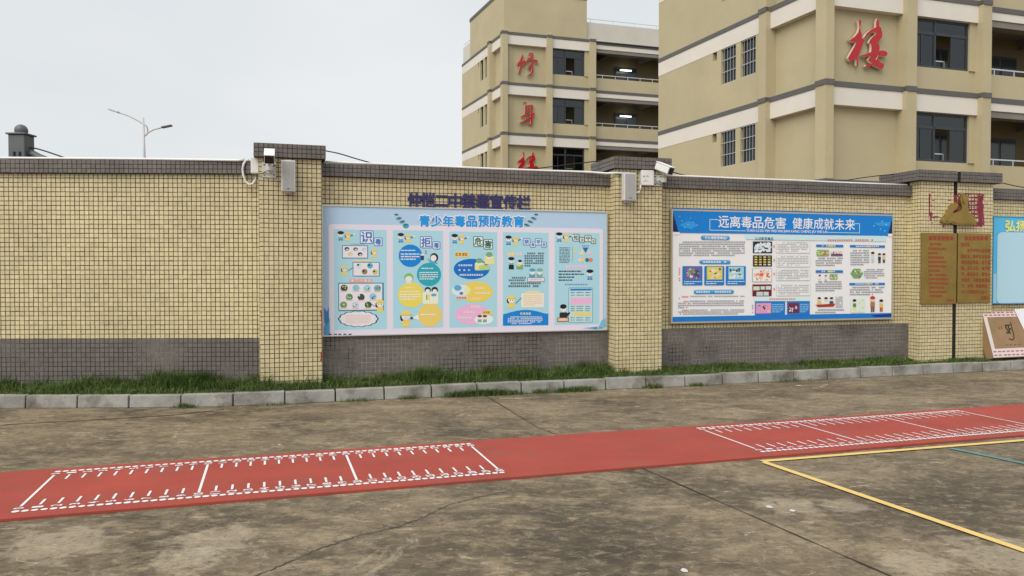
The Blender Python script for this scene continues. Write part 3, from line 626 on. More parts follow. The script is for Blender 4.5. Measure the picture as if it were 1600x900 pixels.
q.chars(819, 394, 851, 417, 6, (52, 66, 80), 4, 4, .5, 3.4); q.chars(794.5, 432, 822, 440, 2, (52, 66, 80), 4, 5, 1, 3.2); q.chars(794, 440.5, 847, 449.5, 2, (52, 66, 80), 4, 0, .95, 3.2)
for x, c in ((831.5, (84, 160, 190)), (843, (120, 176, 160))): q.rect(x-5, 427, x+4.5, 434, c, 3, 2); q.ell(x, 425, 4.2, 4, SKIN, 4, 12); q.ell(x, 421.6, 5, 2.8, c, 5, 12)
q.rect(824, 433.5, 850.5, 440, (120, 110, 130), 5); q.rect(824.7, 434.2, 849.8, 439.3, (236, 222, 232), 6); q.bars(828, 435.5, 847, 438.5, 1, (214, 160, 180), 7, 1)
worker(q, 799, 468, 1.35); q.line([(805.5, 474), (814.5, 465)], .8, NAVY, 6)
q.rect(814.5, 458, 850, 480, (238, 226, 214), 3, 1.5); q.rect(821.5, 454.5, 844, 458.5, (238, 216, 160), 4, 1); q.bars(818, 460.5, 847, 478, 6, (234, 196, 150), 4, .6)
pts = [(785.9, 508.8), (785.9, 491)]+[(785.9+71*k/12, 491.5-7.5*math.sin(math.pi*k/12)) for k in range(1, 12)]+[(857, 490), (857, 508)]
q.poly(pts[::-1], (18, 128, 208), 2); q.chars(813, 488, 830, 492.4, 1, (240, 236, 150), 4, ch=4.3, last=1); q.chars(793.5, 494, 849, 507, 5, (226, 238, 248), 4, 4, .7, 2.9)
q.build('poster', b2r)['label'] = 'fourth poster with a blue arch of small print at its foot'
q = poster(866.6, 363.5, 936.5, 507); pair(q, 873, 368.5)
heading(q, (('知', 895, 367, 903.5, 375.5, 0), ('法', 906, 372, 911.5, 378, 0), ('守', 914, 368.5, 922, 376.5, 0), ('法', 924, 374, 929, 379.5, 0)), (34, 104, 84))
q.bars(873.5, 386, 890, 411, 11, (60, 80, 96), 3, .9); q.rect(894, 385, 894.5, 410, (100, 140, 150), 3); q.chars(896.5, 385, 899.6, 408, 5, (222, 222, 120), 3, ch=3.4)
q.chars(909, 383, 921, 385.5, 1, (90, 110, 180), 3, ch=2.8, last=1)
q.poly([(909.5, 386.5), (919, 386.5), (914.3, 395)], (32, 108, 170), 4); q.poly([(904, 397.5), (909, 388.5), (913, 397.5)], (236, 216, 160), 3); q.poly([(916, 397.5), (920, 388.5), (924.5, 397.5)], (232, 196, 214), 3)
for x, c in ((905.5, (232, 206, 214)), (911, (240, 208, 120)), (917, (44, 110, 160)), (922.8, (226, 130, 90))): q.ell(x, 406, 3.2, 3.2, c, 4, 14)
q.rect(884, 415, 917, 419.5, (232, 206, 224), 3, 1); q.bars(886, 416, 915, 418.7, 1, (200, 150, 190), 4, 1); cop(q, 921.5, 427, 1.1)
for k in range(4): q.bars(872.5, 422+k*4.6, (908, 912, 897, 894)[k], 425.2+k*4.6, 1, (50, 66, 80), 4, 1, .6)
q.chars(882.5, 443, 919, 446, 1, (90, 120, 190), 3, ch=4, last=1)
q.rect(888.5, 449, 926.5, 504, (84, 140, 160), 2, 2); q.rect(889.2, 449.8, 925.8, 503.3, (186, 218, 224), 3, 1.6)
q.rect(891, 450.8, 924.5, 453.8, (34, 124, 190), 4); q.rect(891.5, 465, 924.5, 475.5, (236, 180, 212), 4); q.rect(896, 488, 924.5, 493.2, (238, 208, 110), 4)
for yy in (456, 460, 477.5, 481, 484.5, 495.5, 499): q.bars(892, yy, 898, yy+2.4, 1, (60, 76, 90), 5, 1); q.bars(901, yy, 912, yy+2.4, 1, (80, 96, 106), 5, 1); q.bars(915, yy, 923.5, yy+2.4, 1, (60, 76, 90), 5, .9)
q.rect(874.5, 488, 887, 497, (36, 44, 50), 4, 2); q.ell(880.5, 482, 4.8, 5.4, SKIN, 5, 14); q.ell(880.3, 478.8, 5.2, 3.8, (24, 28, 32), 6, 14); q.poly([(886, 490), (890.5, 487), (891, 490), (887, 494)], (36, 44, 50), 5)
q.rect(871, 496, 889, 503, (140, 84, 50), 6, 1); q.rect(872, 497, 888, 502, (232, 180, 140), 7, .8); q.chars(876, 497.6, 885, 501.4, 1, (250, 240, 230), 8, ch=4.2, last=1)
q.build('poster', b2r)['label'] = 'fifth poster with a dark-suited figure and a small table'

# ---- the white board with the blue heading
p3, b3r = board('notice_board', ((1051.5, 329), (1395, 338), (1391.5, 497), (1050, 502.5)), .06, 'white notice board with blue heading band hanging between second and third pillar', flat((232, 238, 244)), mat('champagne_frame', (.55, .50, .38), .35, metal=.5), .02, .05)
q = Print(p3)
q.rect(1050, 329.5, 1395.5, 366, (16, 112, 196), 1)
q.poly([(1051.5, 329.5), (1395, 338.2), (1389, 368), (1061, 363.6)], (14, 124, 206), 2)
q.poly([(1051.3, 331), (1060.5, 363.5), (1050.8, 361)], (22, 34, 84), 3); q.poly([(1394.8, 342), (1394.3, 365.5), (1388, 366)], (22, 34, 84), 3)
q.rect(1050.6, 362.5, 1062, 366.5, (232, 238, 244), 3); q.rect(1388, 365.5, 1395, 370, (232, 238, 244), 3)
for x, y in ((1066, 345), (1075, 351), (1083, 347), (1070, 355), (1089, 352), (1062, 338), (1079, 341)): q.ell(x, y, random.uniform(.5, 1.1), random.uniform(.5, 1.0), (150, 206, 240), 4, 8)
q.poly([(1061, 352), (1075, 345), (1092, 351), (1080, 358)], (48, 150, 222), 3); q.poly([(1366, 348), (1392, 347), (1390, 354), (1372, 353)], (48, 150, 222), 3)
for x, y in ((1379, 346), (1385, 351), (1376, 358), (1383, 361), (1366, 353)): q.ell(x, y, .9, .9, (160, 212, 244), 4, 8)
for i, ch in enumerate('远离毒品危害'): q.text(ch, 1122.5+i*17.8, 337.5+i*.42, 1138.8+i*17.8, 355.5+i*.42, (240, 246, 252), 5, .012)
for i, ch in enumerate('健康成就未来'): q.text(ch, 1238.3+i*16.5, 340.4+i*.42, 1253.4+i*16.5, 357.6+i*.42, (240, 246, 252), 5, .012)
WL = (206, 228, 244)
q.line([(1119, 343), (1109, 342.8), (1109, 359.5), (1165, 360.8)], .8, WL, 5); q.line([(1292, 363.2), (1343, 364.4), (1343.3, 349.8), (1334, 349.5)], .8, WL, 5); q.ell(1120, 343, 1, 1, WL, 5, 8)
q.text('YUAN LI DU PIN WEI HAI JIAN KANG CHENG JIU WEI LAI', 1166, 359.4, 1292, 364.4, (236, 244, 250), 5, .02)
q.rect(1050.5, 492.0, 1391.6, 502.3, (24, 116, 196), 1); q.poly([(1360, 493), (1391.5, 491), (1391.5, 495.5), (1366, 496)], (20, 50, 120), 2)
q.poly([(1165, 366), (1385, 369), (1385, 378), (1165, 374)], (196, 224, 238), 1.5)
TX = (124, 131, 142); RD = (216, 84, 84)
def pill(x0, y0, x1, y1): q.rect(x0, y0, x1, y1, (44, 138, 200), 3, (y1-y0)/2); q.rect(x0+1.2, y0+.6, x1-1.2, (y0+y1)/2, (96, 172, 220), 4, (y1-y0)/5)
pill(1095, 368.2, 1140, 374.8); q.text('什么是新型毒品？', 1101, 369.2, 1136, 373.9, (246, 250, 252), 6, .03)
pill(1092.5, 406.3, 1141, 412.5); q.chars(1098, 407.3, 1137, 411.8, 1, (246, 250, 252), 6, ch=4.1, last=1)
pill(1083.5, 452.6, 1146, 459); q.chars(1087, 453.8, 1112, 458.3, 1, (246, 250, 252), 6, ch=3.7, last=1); q.chars(1116, 453.8, 1143, 458.3, 1, (246, 250, 252), 6, ch=3.7, last=1)
q.chars(1061, 376.8, 1165, 400.8, 7, TX, 3, 6, .86, 2.5, .5)
q.chars(1060, 461.6, 1164, 467.4, 2, TX, 3, 18, .03, 2.5, .5); q.chars(1059, 468.8, 1163, 482, 4, TX, 3, 18, .14, 2.5, .5); q.chars(1059, 482.8, 1162, 492, 3, TX, 3, 16, .9, 2.5, .5)
for y in (461.8, 469.2, 483): q.chars(1065, y, 1077, y+3, 1, RD, 4, ch=2.7, last=1)
q.chars(1060.5, 418, 1063, 442.5, 8, RD, 3, ch=2.4)
for k, (x, c1, c2) in enumerate(((1066, (112, 96, 160), (146, 160, 90)), (1100, (226, 200, 70), (206, 214, 196)), (1133.5, (150, 206, 224), (236, 236, 226)))):
    q.rect(x, 415.6, x+31, 445.5, (22, 118, 196), 3, 1.2); q.rect(x+4, 416.8, x+28, 436.5, c1, 4)
    for _ in range(22): q.ell(x+random.uniform(7, 25), random.uniform(420, 434), random.uniform(.8, 3), random.uniform(.8, 2.6), random.choice([c2, c2, (70, 70, 90), (230, 214, 160), (90, 120, 110), (220, 220, 220)]), 5, 9)
    q.bars(x+2.5, 438.5, x+29, 444.8, 2, (200, 222, 240), 5, .6)
q.text('认识新型毒品', 1179.5, 370.6, 1208, 375.2, (40, 84, 120), 4, .02)
def photo(x0, y0, x1, y1, bgc, cols, n, sz): 
    q.rect(x0, y0, x1, y1, bgc, 3)
    for _ in range(n): q.ell(random.uniform(x0+3, x1-3), random.uniform(y0+2.5, y1-2.5), random.uniform(*sz), random.uniform(*sz)*.8, random.choice(cols), 4, 9)
photo(1176, 377.3, 1206, 395.5, (34, 46, 70), [(214, 224, 230), (232, 238, 240), (196, 210, 220)], 60, (1.2, 3))
q.rect(1176, 399, 1205.5, 416.3, (22, 24, 22), 3)
for r in range(4):
    for k in range(4): q.rect(1178.3+k*6.9, 400.6+r*3.9, 1182.6+k*6.9, 402.9+r*3.9, random.choice([(214, 190, 90), (226, 222, 206), (206, 196, 160), (150, 170, 110), (224, 206, 120)]), 4)
q.rect(1175, 419.8, 1205, 440.5, (120, 124, 130), 2); photo(1175.5, 420.3, 1204.5, 440, (236, 230, 224), [(222, 120, 84), (232, 160, 130), (214, 100, 72), (240, 190, 170)], 46, (.9, 2.3))
q.rect(1174.8, 444.3, 1204.7, 462.6, (112, 26, 44), 3)
for bx in ((1176, 447.5, 1186, 453.5), (1187.5, 447.3, 1194, 452.5), (1195.5, 447, 1203.5, 452.5), (1181, 456, 1191, 462), (1192, 456, 1200, 461.8)): q.rect(*bx, random.choice([(196, 214, 206), (206, 214, 180), (190, 206, 214)]), 4)
for y0 in (377.3, 399, 420.3, 444): q.rect(1212.5, y0, 1265, y0+18.3, (196, 206, 216), 2, .8); q.rect(1213, y0+.5, 1264.5, y0+17.8, (234, 240, 245), 3, .8); q.chars(1214.5, y0+1.4, 1263.5, y0+17, 6, TX, 4, 5, .7, 2.3, .5); q.chars(1208, y0+5.5, 1210.6, y0+16, 2, RD, 3, ch=2.6)
q.poly([(1177, 464.5), (1264, 464.5), (1264, 470.5), (1177, 470.5)], (206, 230, 242), 2); q.chars(1201, 465.8, 1243, 469.6, 1, RD, 3, ch=3.4, last=1)
for x0, x1, pc, cc in ((1178.5, 1225.5, (226, 150, 190), (226, 206, 90)), (1228.5, 1264, (120, 40, 66), (214, 214, 220))):
    q.rect(x0, 470.8, x1, 492, (22, 118, 196), 3); xm = x0+(x1-x0)*.53; q.rect(x0+1.5, 473.5, xm, 489.5, pc, 4); q.bars(xm+1.5, 474.5, x1-2, 489, 5, (150, 196, 232), 4, .7)
    for _ in range(16): q.ell(random.uniform(x0+4, xm-3), random.uniform(477, 487), random.uniform(.8, 2.4), random.uniform(.8, 2.4), random.choice([cc, cc, (60, 60, 80), (150, 170, 190)]), 5, 8)
q.chars(1174, 476, 1176.4, 492, 6, RD, 3, ch=2.3)
q.chars(1293, 373.8, 1366, 378, 1, RD, 3, ch=3.6, last=1)
for a in ((1275, 382.5, 1317.5, 386.4), (1274, 422.5, 1316.5, 426.6), (1328, 383.4, 1383, 387.2), (1326.5, 442.4, 1382, 446)): q.rect(*a, (30, 120, 192), 3); q.chars(a[0]+9, a[1]+.5, a[2]-9, a[3]-.3, 1, (232, 240, 246), 4, ch=3.1, last=1); q.rect((a[0]+a[2])/2-1, a[1]+.7, (a[0]+a[2])/2+5, a[3]-.7, (226, 206, 90), 5)
for a in ((1274, 402.5, 1317, 417), (1273.5, 439.5, 1316, 456.5), (1272.5, 483, 1318, 491), (1328.5, 390.5, 1358.5, 416), (1349.5, 420.5, 1381.5, 436.5), (1327, 448.2, 1381.5, 463)): q.chars(*a, max(2, int((a[3]-a[1])/3.2)), TX, 3, 4, .7, 2.3, .5)
q.chars(1304.5, 463.5, 1317, 482, 6, TX, 3, 0, 1, 2.3, .5)
GRN = [(120, 164, 96), (206, 186, 120), (90, 120, 90), (226, 214, 180), (180, 110, 90)]
def scene_pic(x0, y0, x1, y1, bgc, cols, n=16):
    q.rect(x0, y0, x1, y1, bgc, 3, 1.5)
    for _ in range(n): q.ell(random.uniform(x0+2, x1-2), random.uniform(y0+2, y1-2), random.uniform(.8, 2.6), random.uniform(.8, 2.2), random.choice(cols), 4, 9)
scene_pic(1275.5, 390.5, 1295, 400.5, (136, 174, 104), GRN); scene_pic(1297, 391.5, 1316, 400.5, (222, 214, 216), [(96, 60, 100), (60, 50, 70), (226, 190, 170)], 10); q.rect(1298, 397, 1316, 400.3, (104, 70, 110), 5)
def folk(x, y, s, top, legs, hat=None):
    q.rect(x-1.9*s, y+2.4*s, x+1.9*s, y+7*s, top, 4, .6); q.rect(x-1.6*s, y+6.8*s, x-.2*s, y+11.5*s, legs, 4); q.rect(x+.2*s, y+6.8*s, x+1.6*s, y+11.5*s, legs, 4)
    q.ell(x, y, 2.1*s, 2.3*s, (232, 206, 186), 5, 12); q.ell(x, y-1.2*s, 2.3*s, 1.6*s, hat or (30, 30, 36), 6, 12)
folk(1280, 431.5, .75, (226, 226, 220), (200, 206, 200)); folk(1289.5, 432, .7, (226, 226, 226), (150, 150, 150)); scene_pic(1295.5, 428.5, 1308, 437, (150, 178, 120), GRN, 8)
folk(1363.5, 397, 1.2, (196, 214, 224), (190, 206, 216)); folk(1374, 399, 1.1, (40, 50, 66), (30, 36, 46)); folk(1381, 399, 1.05, (206, 190, 130), (60, 70, 60))
pts = [(1338.3+10*math.cos(math.radians(60*k)), 427.6+8.6*math.sin(math.radians(60*k))) for k in range(6)]; q.poly(pts[::-1], (110, 164, 110), 3)
for _ in range(10): q.ell(random.uniform(1332, 1345), random.uniform(422, 433), random.uniform(1, 2.6), random.uniform(1, 2.4), random.choice(GRN), 4, 9)
q.poly([(1273, 476.5), (1304, 474.5), (1301, 479.3), (1277, 480)], (170, 48, 44), 5)
for x, c in ((1279, (214, 190, 110)), (1289.5, (224, 224, 220)), (1298, (60, 76, 120))): q.rect(x-3, 471, x+3, 477, c, 4, 1); q.ell(x, 468, 2.7, 2.8, (232, 206, 186), 5, 12); q.ell(x, 466.2, 2.8, 1.7, (36, 34, 36), 6, 12)
scene_pic(1328, 466.5, 1350, 489, (214, 226, 222), [(206, 220, 110), (230, 232, 200)], 10); folk(1334, 471.5, 1.3, (90, 130, 80), (226, 214, 110)); folk(1362.5, 468, 1.75, (170, 120, 70), (110, 76, 60), (190, 60, 50)); folk(1376, 472, 1.35, (222, 190, 80), (190, 70, 60))
q.build('printed_sheet', b3r)

# ---- the blue board at the right edge
p4, b4r = board('notice_board', ((1553, 338), (1700, 342.5), (1697, 468), (1551, 477)), .05, 'bright blue notice board with yellow heading cut off by the right edge', flat((84, 184, 232)), flat((70, 160, 205)), .008)
q = Print(p4); q.rect(1558, 364, 1692, 474, (178, 214, 236), 1, 8); q.poly([(1551.8, 430), (1557, 430), (1557, 477), (1551, 477)], (150, 204, 232), 1.5)
for i, ch in enumerate('弘扬'): q.text(ch, 1572+i*17.5, 345, 1588+i*17.5, 362, (236, 228, 130), 4, .04)
q.build('printed_sheet', b4r)

# ------------------------------------------------------------------ gold plaques, emblem, paint marks on the third pillar
def plaque(c, label, head, lines, foot, big):
    p = Panel(FRONT, *c, out=.03); rt = empty('gold_plaque', p.world(.5, 1)); tag(rt, label, 'plaque', 'gold oath plaques on the third pillar')
    b = MB(); b.box(p.world(0, 1), U*p.W, -N*.026, (0, 0, p.H)); bevel(b.build('plate', M['gold'], rt), .004, 2)
    q = Print(p, .0012); (x0, y0), (x1, _), (_, y1), _ = c
    n = len(head); w_ = (x1-x0)*.72/n; xs = x0+(x1-x0)*.19
    for i, ch in enumerate(head): q.text(ch, xs+i*w_, y0+4.4, xs+(i+.86)*w_, y0+11, M['redink'], 3, .03)
    rh = (y1-y0-16)/(len(lines)+1)
    for r, ln in enumerate(lines):
        y = y0+14.5+r*rh; cw = big
        if isinstance(ln, str):
            x = x0+4.5+(cw*1.05*2 if ln.startswith('  ') else 0)
            for ch in ln.strip():
                if ch in '，、。：！': q.rect(x+.3, y+rh*.5, x+1.2, y+rh*.66, M['redink'], 3)
                else: q.text(ch, x, y+.4, x+cw*.80, y+rh*.66, M['redink'], 3, .015)
                x += cw
        else: q.chars(x0+9, y+.2, x0+9+ln*(x1-x0-13), y+rh, 1, M['redink'], 3, ch=cw, last=1, fill=.5)
    x = x1-16
    for ch in foot: q.text(ch, x, y0+14.5+len(lines)*rh+.3, x+3.7, y0+14.5+len(lines)*rh+rh*.7, M['redink'], 3, .02); x += 4.3
    q.build('red_lettering', rt)['kind'] = 'stuff'
plaque(((1442, 364), (1495.2, 364), (1494.3, 474.3), (1438.4, 475.8)), 'left one of two gold plaques with red text, the one with finer lines', '禁毒宣誓誓词', ['  我庄严宣誓']+[.72, .34, .66, .74, .74, .58, .74, .9, .84, .66, .74, .6], '宣誓人', 3.55)
plaque(((1497.8, 364.3), (1549, 364.6), (1547, 472.4), (1495.4, 474.0)), 'right one of two gold plaques with red text, the one with larger lines', '宪法宣誓誓词', ['我宣誓：', '  忠于中华人民共和', '国宪法，维护宪法权威', '履行法定职责，忠于祖', '国、忠于人民，恪尽职', '守、廉洁奉公，接受人', '民监督，为建设富强民', '主、文明、和谐的社', '会主义国家努力奋斗'], '宣誓人', 4.55)
def z5(x, y): return FRONT.uz(1410+x/7.5, 260+y/7.5)
em = empty('gold_emblem', FRONT.at(*z5(630, 700))); tag(em, 'gold relief emblem shaped like two rounded heads above the plaques', 'emblem')
OUT = [(425, 640), (455, 605), (490, 560), (530, 485), (556, 442), (585, 424), (612, 438), (620, 470), (598, 500), (560, 528), (548, 556), (600, 540), (640, 525), (662, 500), (664, 470), (650, 430), (643, 395), (650, 358), (675, 336), (718, 334), (738, 362), (738, 398), (726, 430), (730, 490), (752, 545), (796, 582), (820, 625), (834, 690), (700, 690), (585, 686), (545, 664), (490, 668), (440, 660)]
solid([[z5(*p) for p in OUT]], .05, lambda x, y, d: FRONT.at(x, y, .006+d), 'emblem_plate', em, [M['gold'], M['goldside']])
IN = [[(560, 560), (640, 545), (672, 585), (720, 570), (770, 598), (800, 650), (810, 676), (600, 672), (555, 650), (500, 652), (470, 640), (520, 590)], [(668, 360), (700, 348), (722, 372), (716, 420), (690, 445), (668, 420)]]
for poly in IN: solid([[z5(*p) for p in poly]], .010, lambda x, y, d: FRONT.at(x, y, .0565+d), 'emblem_relief', em, [M['gold'], M['goldside']])
rs = empty('paint_residue', FRONT.at(*z5(640, 700)))
def smear(x0, y0, x1, y1, d=.0065):
    n = 7; jx = lambda: random.uniform(-5, 5); pts = [(x0+(x1-x0)*k/n+jx(), y0+jx()) for k in range(n+1)]+[(x1+jx(), y0+(y1-y0)*k/n+jx()) for k in range(1, n)]+[(x1-(x1-x0)*k/n+jx(), y1+jx()) for k in range(n+1)]+[(x0+jx(), y1-(y1-y0)*k/n+jx()) for k in range(1, n)]
    link('smear', [FRONT.at(*z5(*p), d+random.uniform(0, .0006)) for p in pts], [tuple(range(len(pts)))], M['resid'], rs)
for a in ((306, 320, 322, 575), (318, 540, 350, 570), (320, 560, 334, 630), (340, 585, 430, 600), (345, 300, 362, 308), (556, 318, 568, 328), (528, 388, 575, 400), (340, 655, 350, 665), (340, 390, 372, 402), (330, 455, 342, 468),
          (600, 330, 655, 350), (600, 345, 640, 430), (615, 420, 660, 520), (575, 505, 640, 530), (650, 318, 950, 332), (885, 340, 935, 700), (735, 340, 760, 420), (840, 655, 935, 705), (940, 440, 950, 690), (925, 335, 948, 395), (470, 690, 490, 712)): smear(*a)
for k in range(6): smear(745, 360+k*46, 900, 368+k*46+random.uniform(2, 10))
for k in range(4): smear(770+k*34, 330, 777+k*34, 600)
r2 = MB()
for z0, z1, w0 in ((.93, 1.0, .022), (.70, .95, .010), (.42, .52, .020), (.30, .72, .007)):
    e = [FRONT.at(b1-w0*random.uniform(.6, 1.2), z0+(z1-z0)*k/6, .0062) for k in range(7)]+[FRONT.at(b1-.001, z1-(z1-z0)*k/6, .0062+.0002*w0*50) for k in range(7)]; r2.add(e, [tuple(range(14))])
tag(r2.build('paint_residue', mat('dull_red_paint', (.25, .035, .03), .7)), 'thin dull red paint streak down the right edge of the first pillar', 'paint mark')
tag(rs, 'smeared magenta paint left on the pillar tiles behind the gold emblem', 'paint mark')

# ------------------------------------------------------------------ loudspeakers, cameras, boxes, pipe and cables
def fbox(x0, y0, x1, y1, d0, d1, pl=FRONT):
    (ua, za), (ub, zb) = pl.uz(x0, y1), pl.uz(x1, y0); b = MB(); b.box(pl.at(ua, za, d1), pl.U*(ub-ua), -pl.N*(d1-d0), (0, 0, zb-za)); return b
def speaker(x0, y0, x1, y1, label):
    pl = FRONT.off(.13); rt = empty('column_speaker', pl.hit((x0+x1)/2, y1)); tag(rt, label, 'speaker', 'grey column loudspeakers on the pillars')
    bevel(fbox(x0, y0, x1, y1, -.09, -.004, pl).build('cabinet', M['offwhite'], rt), .008, 2)
    g = .18*(x1-x0); fbox(x0+g*.55, y0+2.2, x1-g*.55, y1-2.2, -.01, .001, pl).build('grille', M['mesh'], rt)
    fbox((x0+x1)/2-2, y1-4, (x0+x1)/2+2, y1-3.2, 0, .0025, pl).build('badge', M['black'], rt)
    fbox(x0+6, y1-.5, x1-6, y1+3, -.128, -.05, pl).build('bracket', M['lampgrey'], rt); fbox(x0+7, y0-1.5, x1-7, y0+1, -.128, -.05, pl).build('bracket', M['lampgrey'], rt)
speaker(439.5, 250.5, 461.5, 298.5, 'tall grey column loudspeaker beside the camera on the first pillar'); speaker(975.5, 270, 994.5, 313, 'tall grey column loudspeaker beside the white box on the second pillar')
def cctv(plate, arm, bdir, body_px, label, blen=.20, out=.22, bw=.105, bh=.115):
    rt = empty('security_camera', FRONT.hit((plate[0]+plate[2])/2, plate[3])); tag(rt, label, 'camera', 'white security cameras on the pillars')
    bevel(fbox(*plate, .004, .02).build('mount_plate', M['offwhite'], rt), .004, 2)
    for sx in (.16, .84):
        for sy in (.16, .84):
            x, y = plate[0]+(plate[2]-plate[0])*sx, plate[1]+(plate[3]-plate[1])*sy; fbox(x-.9, y-.9, x+.9, y+.9, .02, .026).build('bolt', M['pipegrey'], rt)
    c = FRONT.off(out).hit(*body_px); k = FRONT.hit((plate[0]+plate[2])/2, (plate[1]+plate[3])/2); el = FRONT.off(out*.62).hit(*arm)
    a = MB(); a.tube([k+N*.018, k+N*.05], .042, 14); a.tube([k+N*.04, el], .024, 12); a.tube([el-Vector((0, 0, .03)), el+Vector((0, 0, .03))], .036, 14); a.tube([el+Vector((0, 0, .01)), c-Vector((0, 0, bh*.45))], .018, 10); a.build('arm', M['offwhite'], rt, smooth=False)
    d = Vector(bdir).normalized(); sd = d.cross(Vector((0, 0, 1))).normalized(); up = sd.cross(d)
    b = MB(); b.box(c-d*blen/2-sd*bw/2-up*bh/2, sd*bw, d*blen, up*bh*.8); bevel(b.build('housing', M['white'], rt), .015, 3)
    b = MB(); b.box(c-d*(blen/2+.004)-sd*(bw/2+.004)+up*bh*.302, sd*(bw+.008), d*(blen+.022), up*.012); bevel(b.build('sun_shield', M['white'], rt), .005, 2)
    b = MB(); b.box(c+d*(blen/2-.002)-sd*bw*.47-up*bh*.48, sd*bw*.94, d*.012, up*bh*.76); f_ = bevel(b.build('front_window', M['black'], rt), .006, 2)
    le = MB(); e0 = c+d*(blen/2+.008)-up*bh*.1; le.tube([e0, e0+d*.008], .024, 16); o = le.build('lens', M['lens'], f_)
    return c
cctv((409.5, 254, 431.5, 277.5), (421, 262), (.25, -.86, -.46), (421, 243), 'white security camera facing the yard on the first pillar')
c2 = cctv((1020.5, 273.5, 1034, 291), (1037, 281), (.62, -.62, -.38), (1038, 262), 'white security camera angled to the right on the second pillar', .22)
jb = bevel(fbox(391.5, 245.5, 403.8, 269.5, -.16, -.03, FRONT).build('junction_box', M['white']), .006, 2); tag(jb, 'narrow white junction box at the left edge of the first pillar', 'box', 'white junction boxes')
jr = empty('junction_box', FRONT.hit(1008, 290)); tag(jr, 'square white junction box with small print on the second pillar', 'box', 'white junction boxes')
bevel(fbox(998.5, 267.5, 1017.8, 290, .004, .075).build('box_body', M['white'], jr), .006, 2)
fp = Panel(FRONT, (999.5, 269), (1017, 270), (1017, 289), (999.5, 288), out=.0752); q = Print(fp, .0008); q.bars(1009, 274, 1014, 277, 2, (120, 124, 132), 1, 1); q.ell(1006, 275.5, 1.2, 1, (60, 66, 80), 1, 8); q.ell(1008.4, 279.8, .6, .6, (200, 90, 90), 1, 8); q.bars(1005.5, 282, 1012.5, 284, 1, (130, 134, 142), 1, 1); q.build('printed_label', jr)['kind'] = 'stuff'
def arc(c, r, a0, a1, pl, n=10, d=0): return [pl.at(c[0]+r*math.cos(math.radians(a0+(a1-a0)*k/n)), c[1]+r*math.sin(math.radians(a0+(a1-a0)*k/n)), d) for k in range(n+1)]
zt = ZC1+.014
pp = [LEFT.at(-5.3, zt, .045), LEFT.at(-3, zt+.002, .045), LEFT.at(-1.2, zt-.003, .045)]
LF = LEFT.off(.075)
pp += [LF.hit(*p) for p in ((372, 250.5), (383, 249), (388.5, 249.5), (384, 250.5), (380.5, 256), (379, 264), (380, 275), (383.5, 283), (389, 288.5), (394.5, 287.5), (399, 281), (401, 270))]
k = MB(); k.tube(pp[:5], .0135, 8); k.tube(pp[5:], .0125, 8); tag(k.build('conduit_pipe', M['white'], smooth=True), 'white plastic conduit along the left wall top, looping into the junction box', 'pipe')
WT = WALL.off(.045)
ub, ua = ux(955, WALL), b1+.03
zq = ZK0-.018
pp = [WT.at(ua+(a2-.5-ua)*k/6, zt+random.uniform(-.003, .003)) for k in range(7)]+[FRONT.at(a2-.30, zt, -.13), FRONT.at(a2-.10, zq, -.06), FRONT.at(a2-.025, zq, -.01), FRONT.at(a2+.0, zq, .024), FRONT.at(a2+.05, zq, .026), FRONT.at(ux(980), zq-.002, .026), FRONT.at(ux(985), zq-.03, .03)]
k = MB(); k.tube(pp, .0135, 8); tag(k.build('conduit_pipe', M['white'], smooth=True), 'white plastic conduit on the wall top between first and second pillar', 'pipe')
k = MB(); k.tube([FRONT.off(.05).hit(*p) for p in ((1000.5, 289), (1001, 295), (999, 299.5), (995.5, 301), (991, 301))], .012, 8); tag(k.build('conduit_pipe', M['white'], smooth=True), 'short white elbow pipe between the square junction box and the speaker', 'pipe')
uc, ud = b2+.03, a3-.1
k = MB(); k.tube([WT.at(uc+(ud-uc)*i/6, zt+random.uniform(-.004, .004)) for i in range(7)], .0125, 8); tag(k.build('conduit_pipe', M['white'], smooth=True), 'white plastic conduit on the wall top between second and third pillar', 'pipe')
def cable(pxs, pl, label, r=.0075):
    pts = [pl.hit(*p) for p in pxs]; sm = []
    for i in range(len(pts)-1):
        p0, p1, p2_, p3_ = pts[max(i-1, 0)], pts[i], pts[i+1], pts[min(i+2, len(pts)-1)]
        for j in range(6):
            t = j/6; sm.append(.5*((2*p1)+(p2_-p0)*t+(2*p0-5*p1+4*p2_-p3_)*t*t+(3*p1-p0-3*p2_+p3_)*t**3))
    sm.append(pts[-1]); k = MB(); k.tube(sm, r, 6); return tag(k.build('black_cable', M['cable'], smooth=True), label, 'cable')
BK = FRONT.off(-.42)
cable(((505, 235), (530, 240), (560, 249), (590, 257), (612, 260)), BK, 'black cable sagging from the first pillar cap onto the coping')
cable(((730, 268.5), (780, 267), (830, 264), (885, 257.5), (944, 250.5)), BK, 'black cable rising along the wall top to the second pillar cap')
cable(((1040, 265), (1062, 272), (1090, 276.5), (1130, 280)), BK, 'black cable dropping from behind the second camera onto the coping')
cable(((1285, 286), (1320, 282), (1360, 276), (1404, 271.5)), BK, 'black cable rising along the wall top to the third pillar cap')
cable(((1556, 283), (1575, 288), (1600, 293), (1640, 298)), BK, 'black cable leaving the third pillar cap at the right edge')
cable(((431, 258), (424, 262), (412, 270), (404, 272)), FRONT.off(.035), 'short black camera lead to the narrow junction box', .006)
cable(((1031, 260), (1024, 266), (1020, 272), (1019, 288)), FRONT.off(.03), 'short black camera lead beside the square junction box', .005)

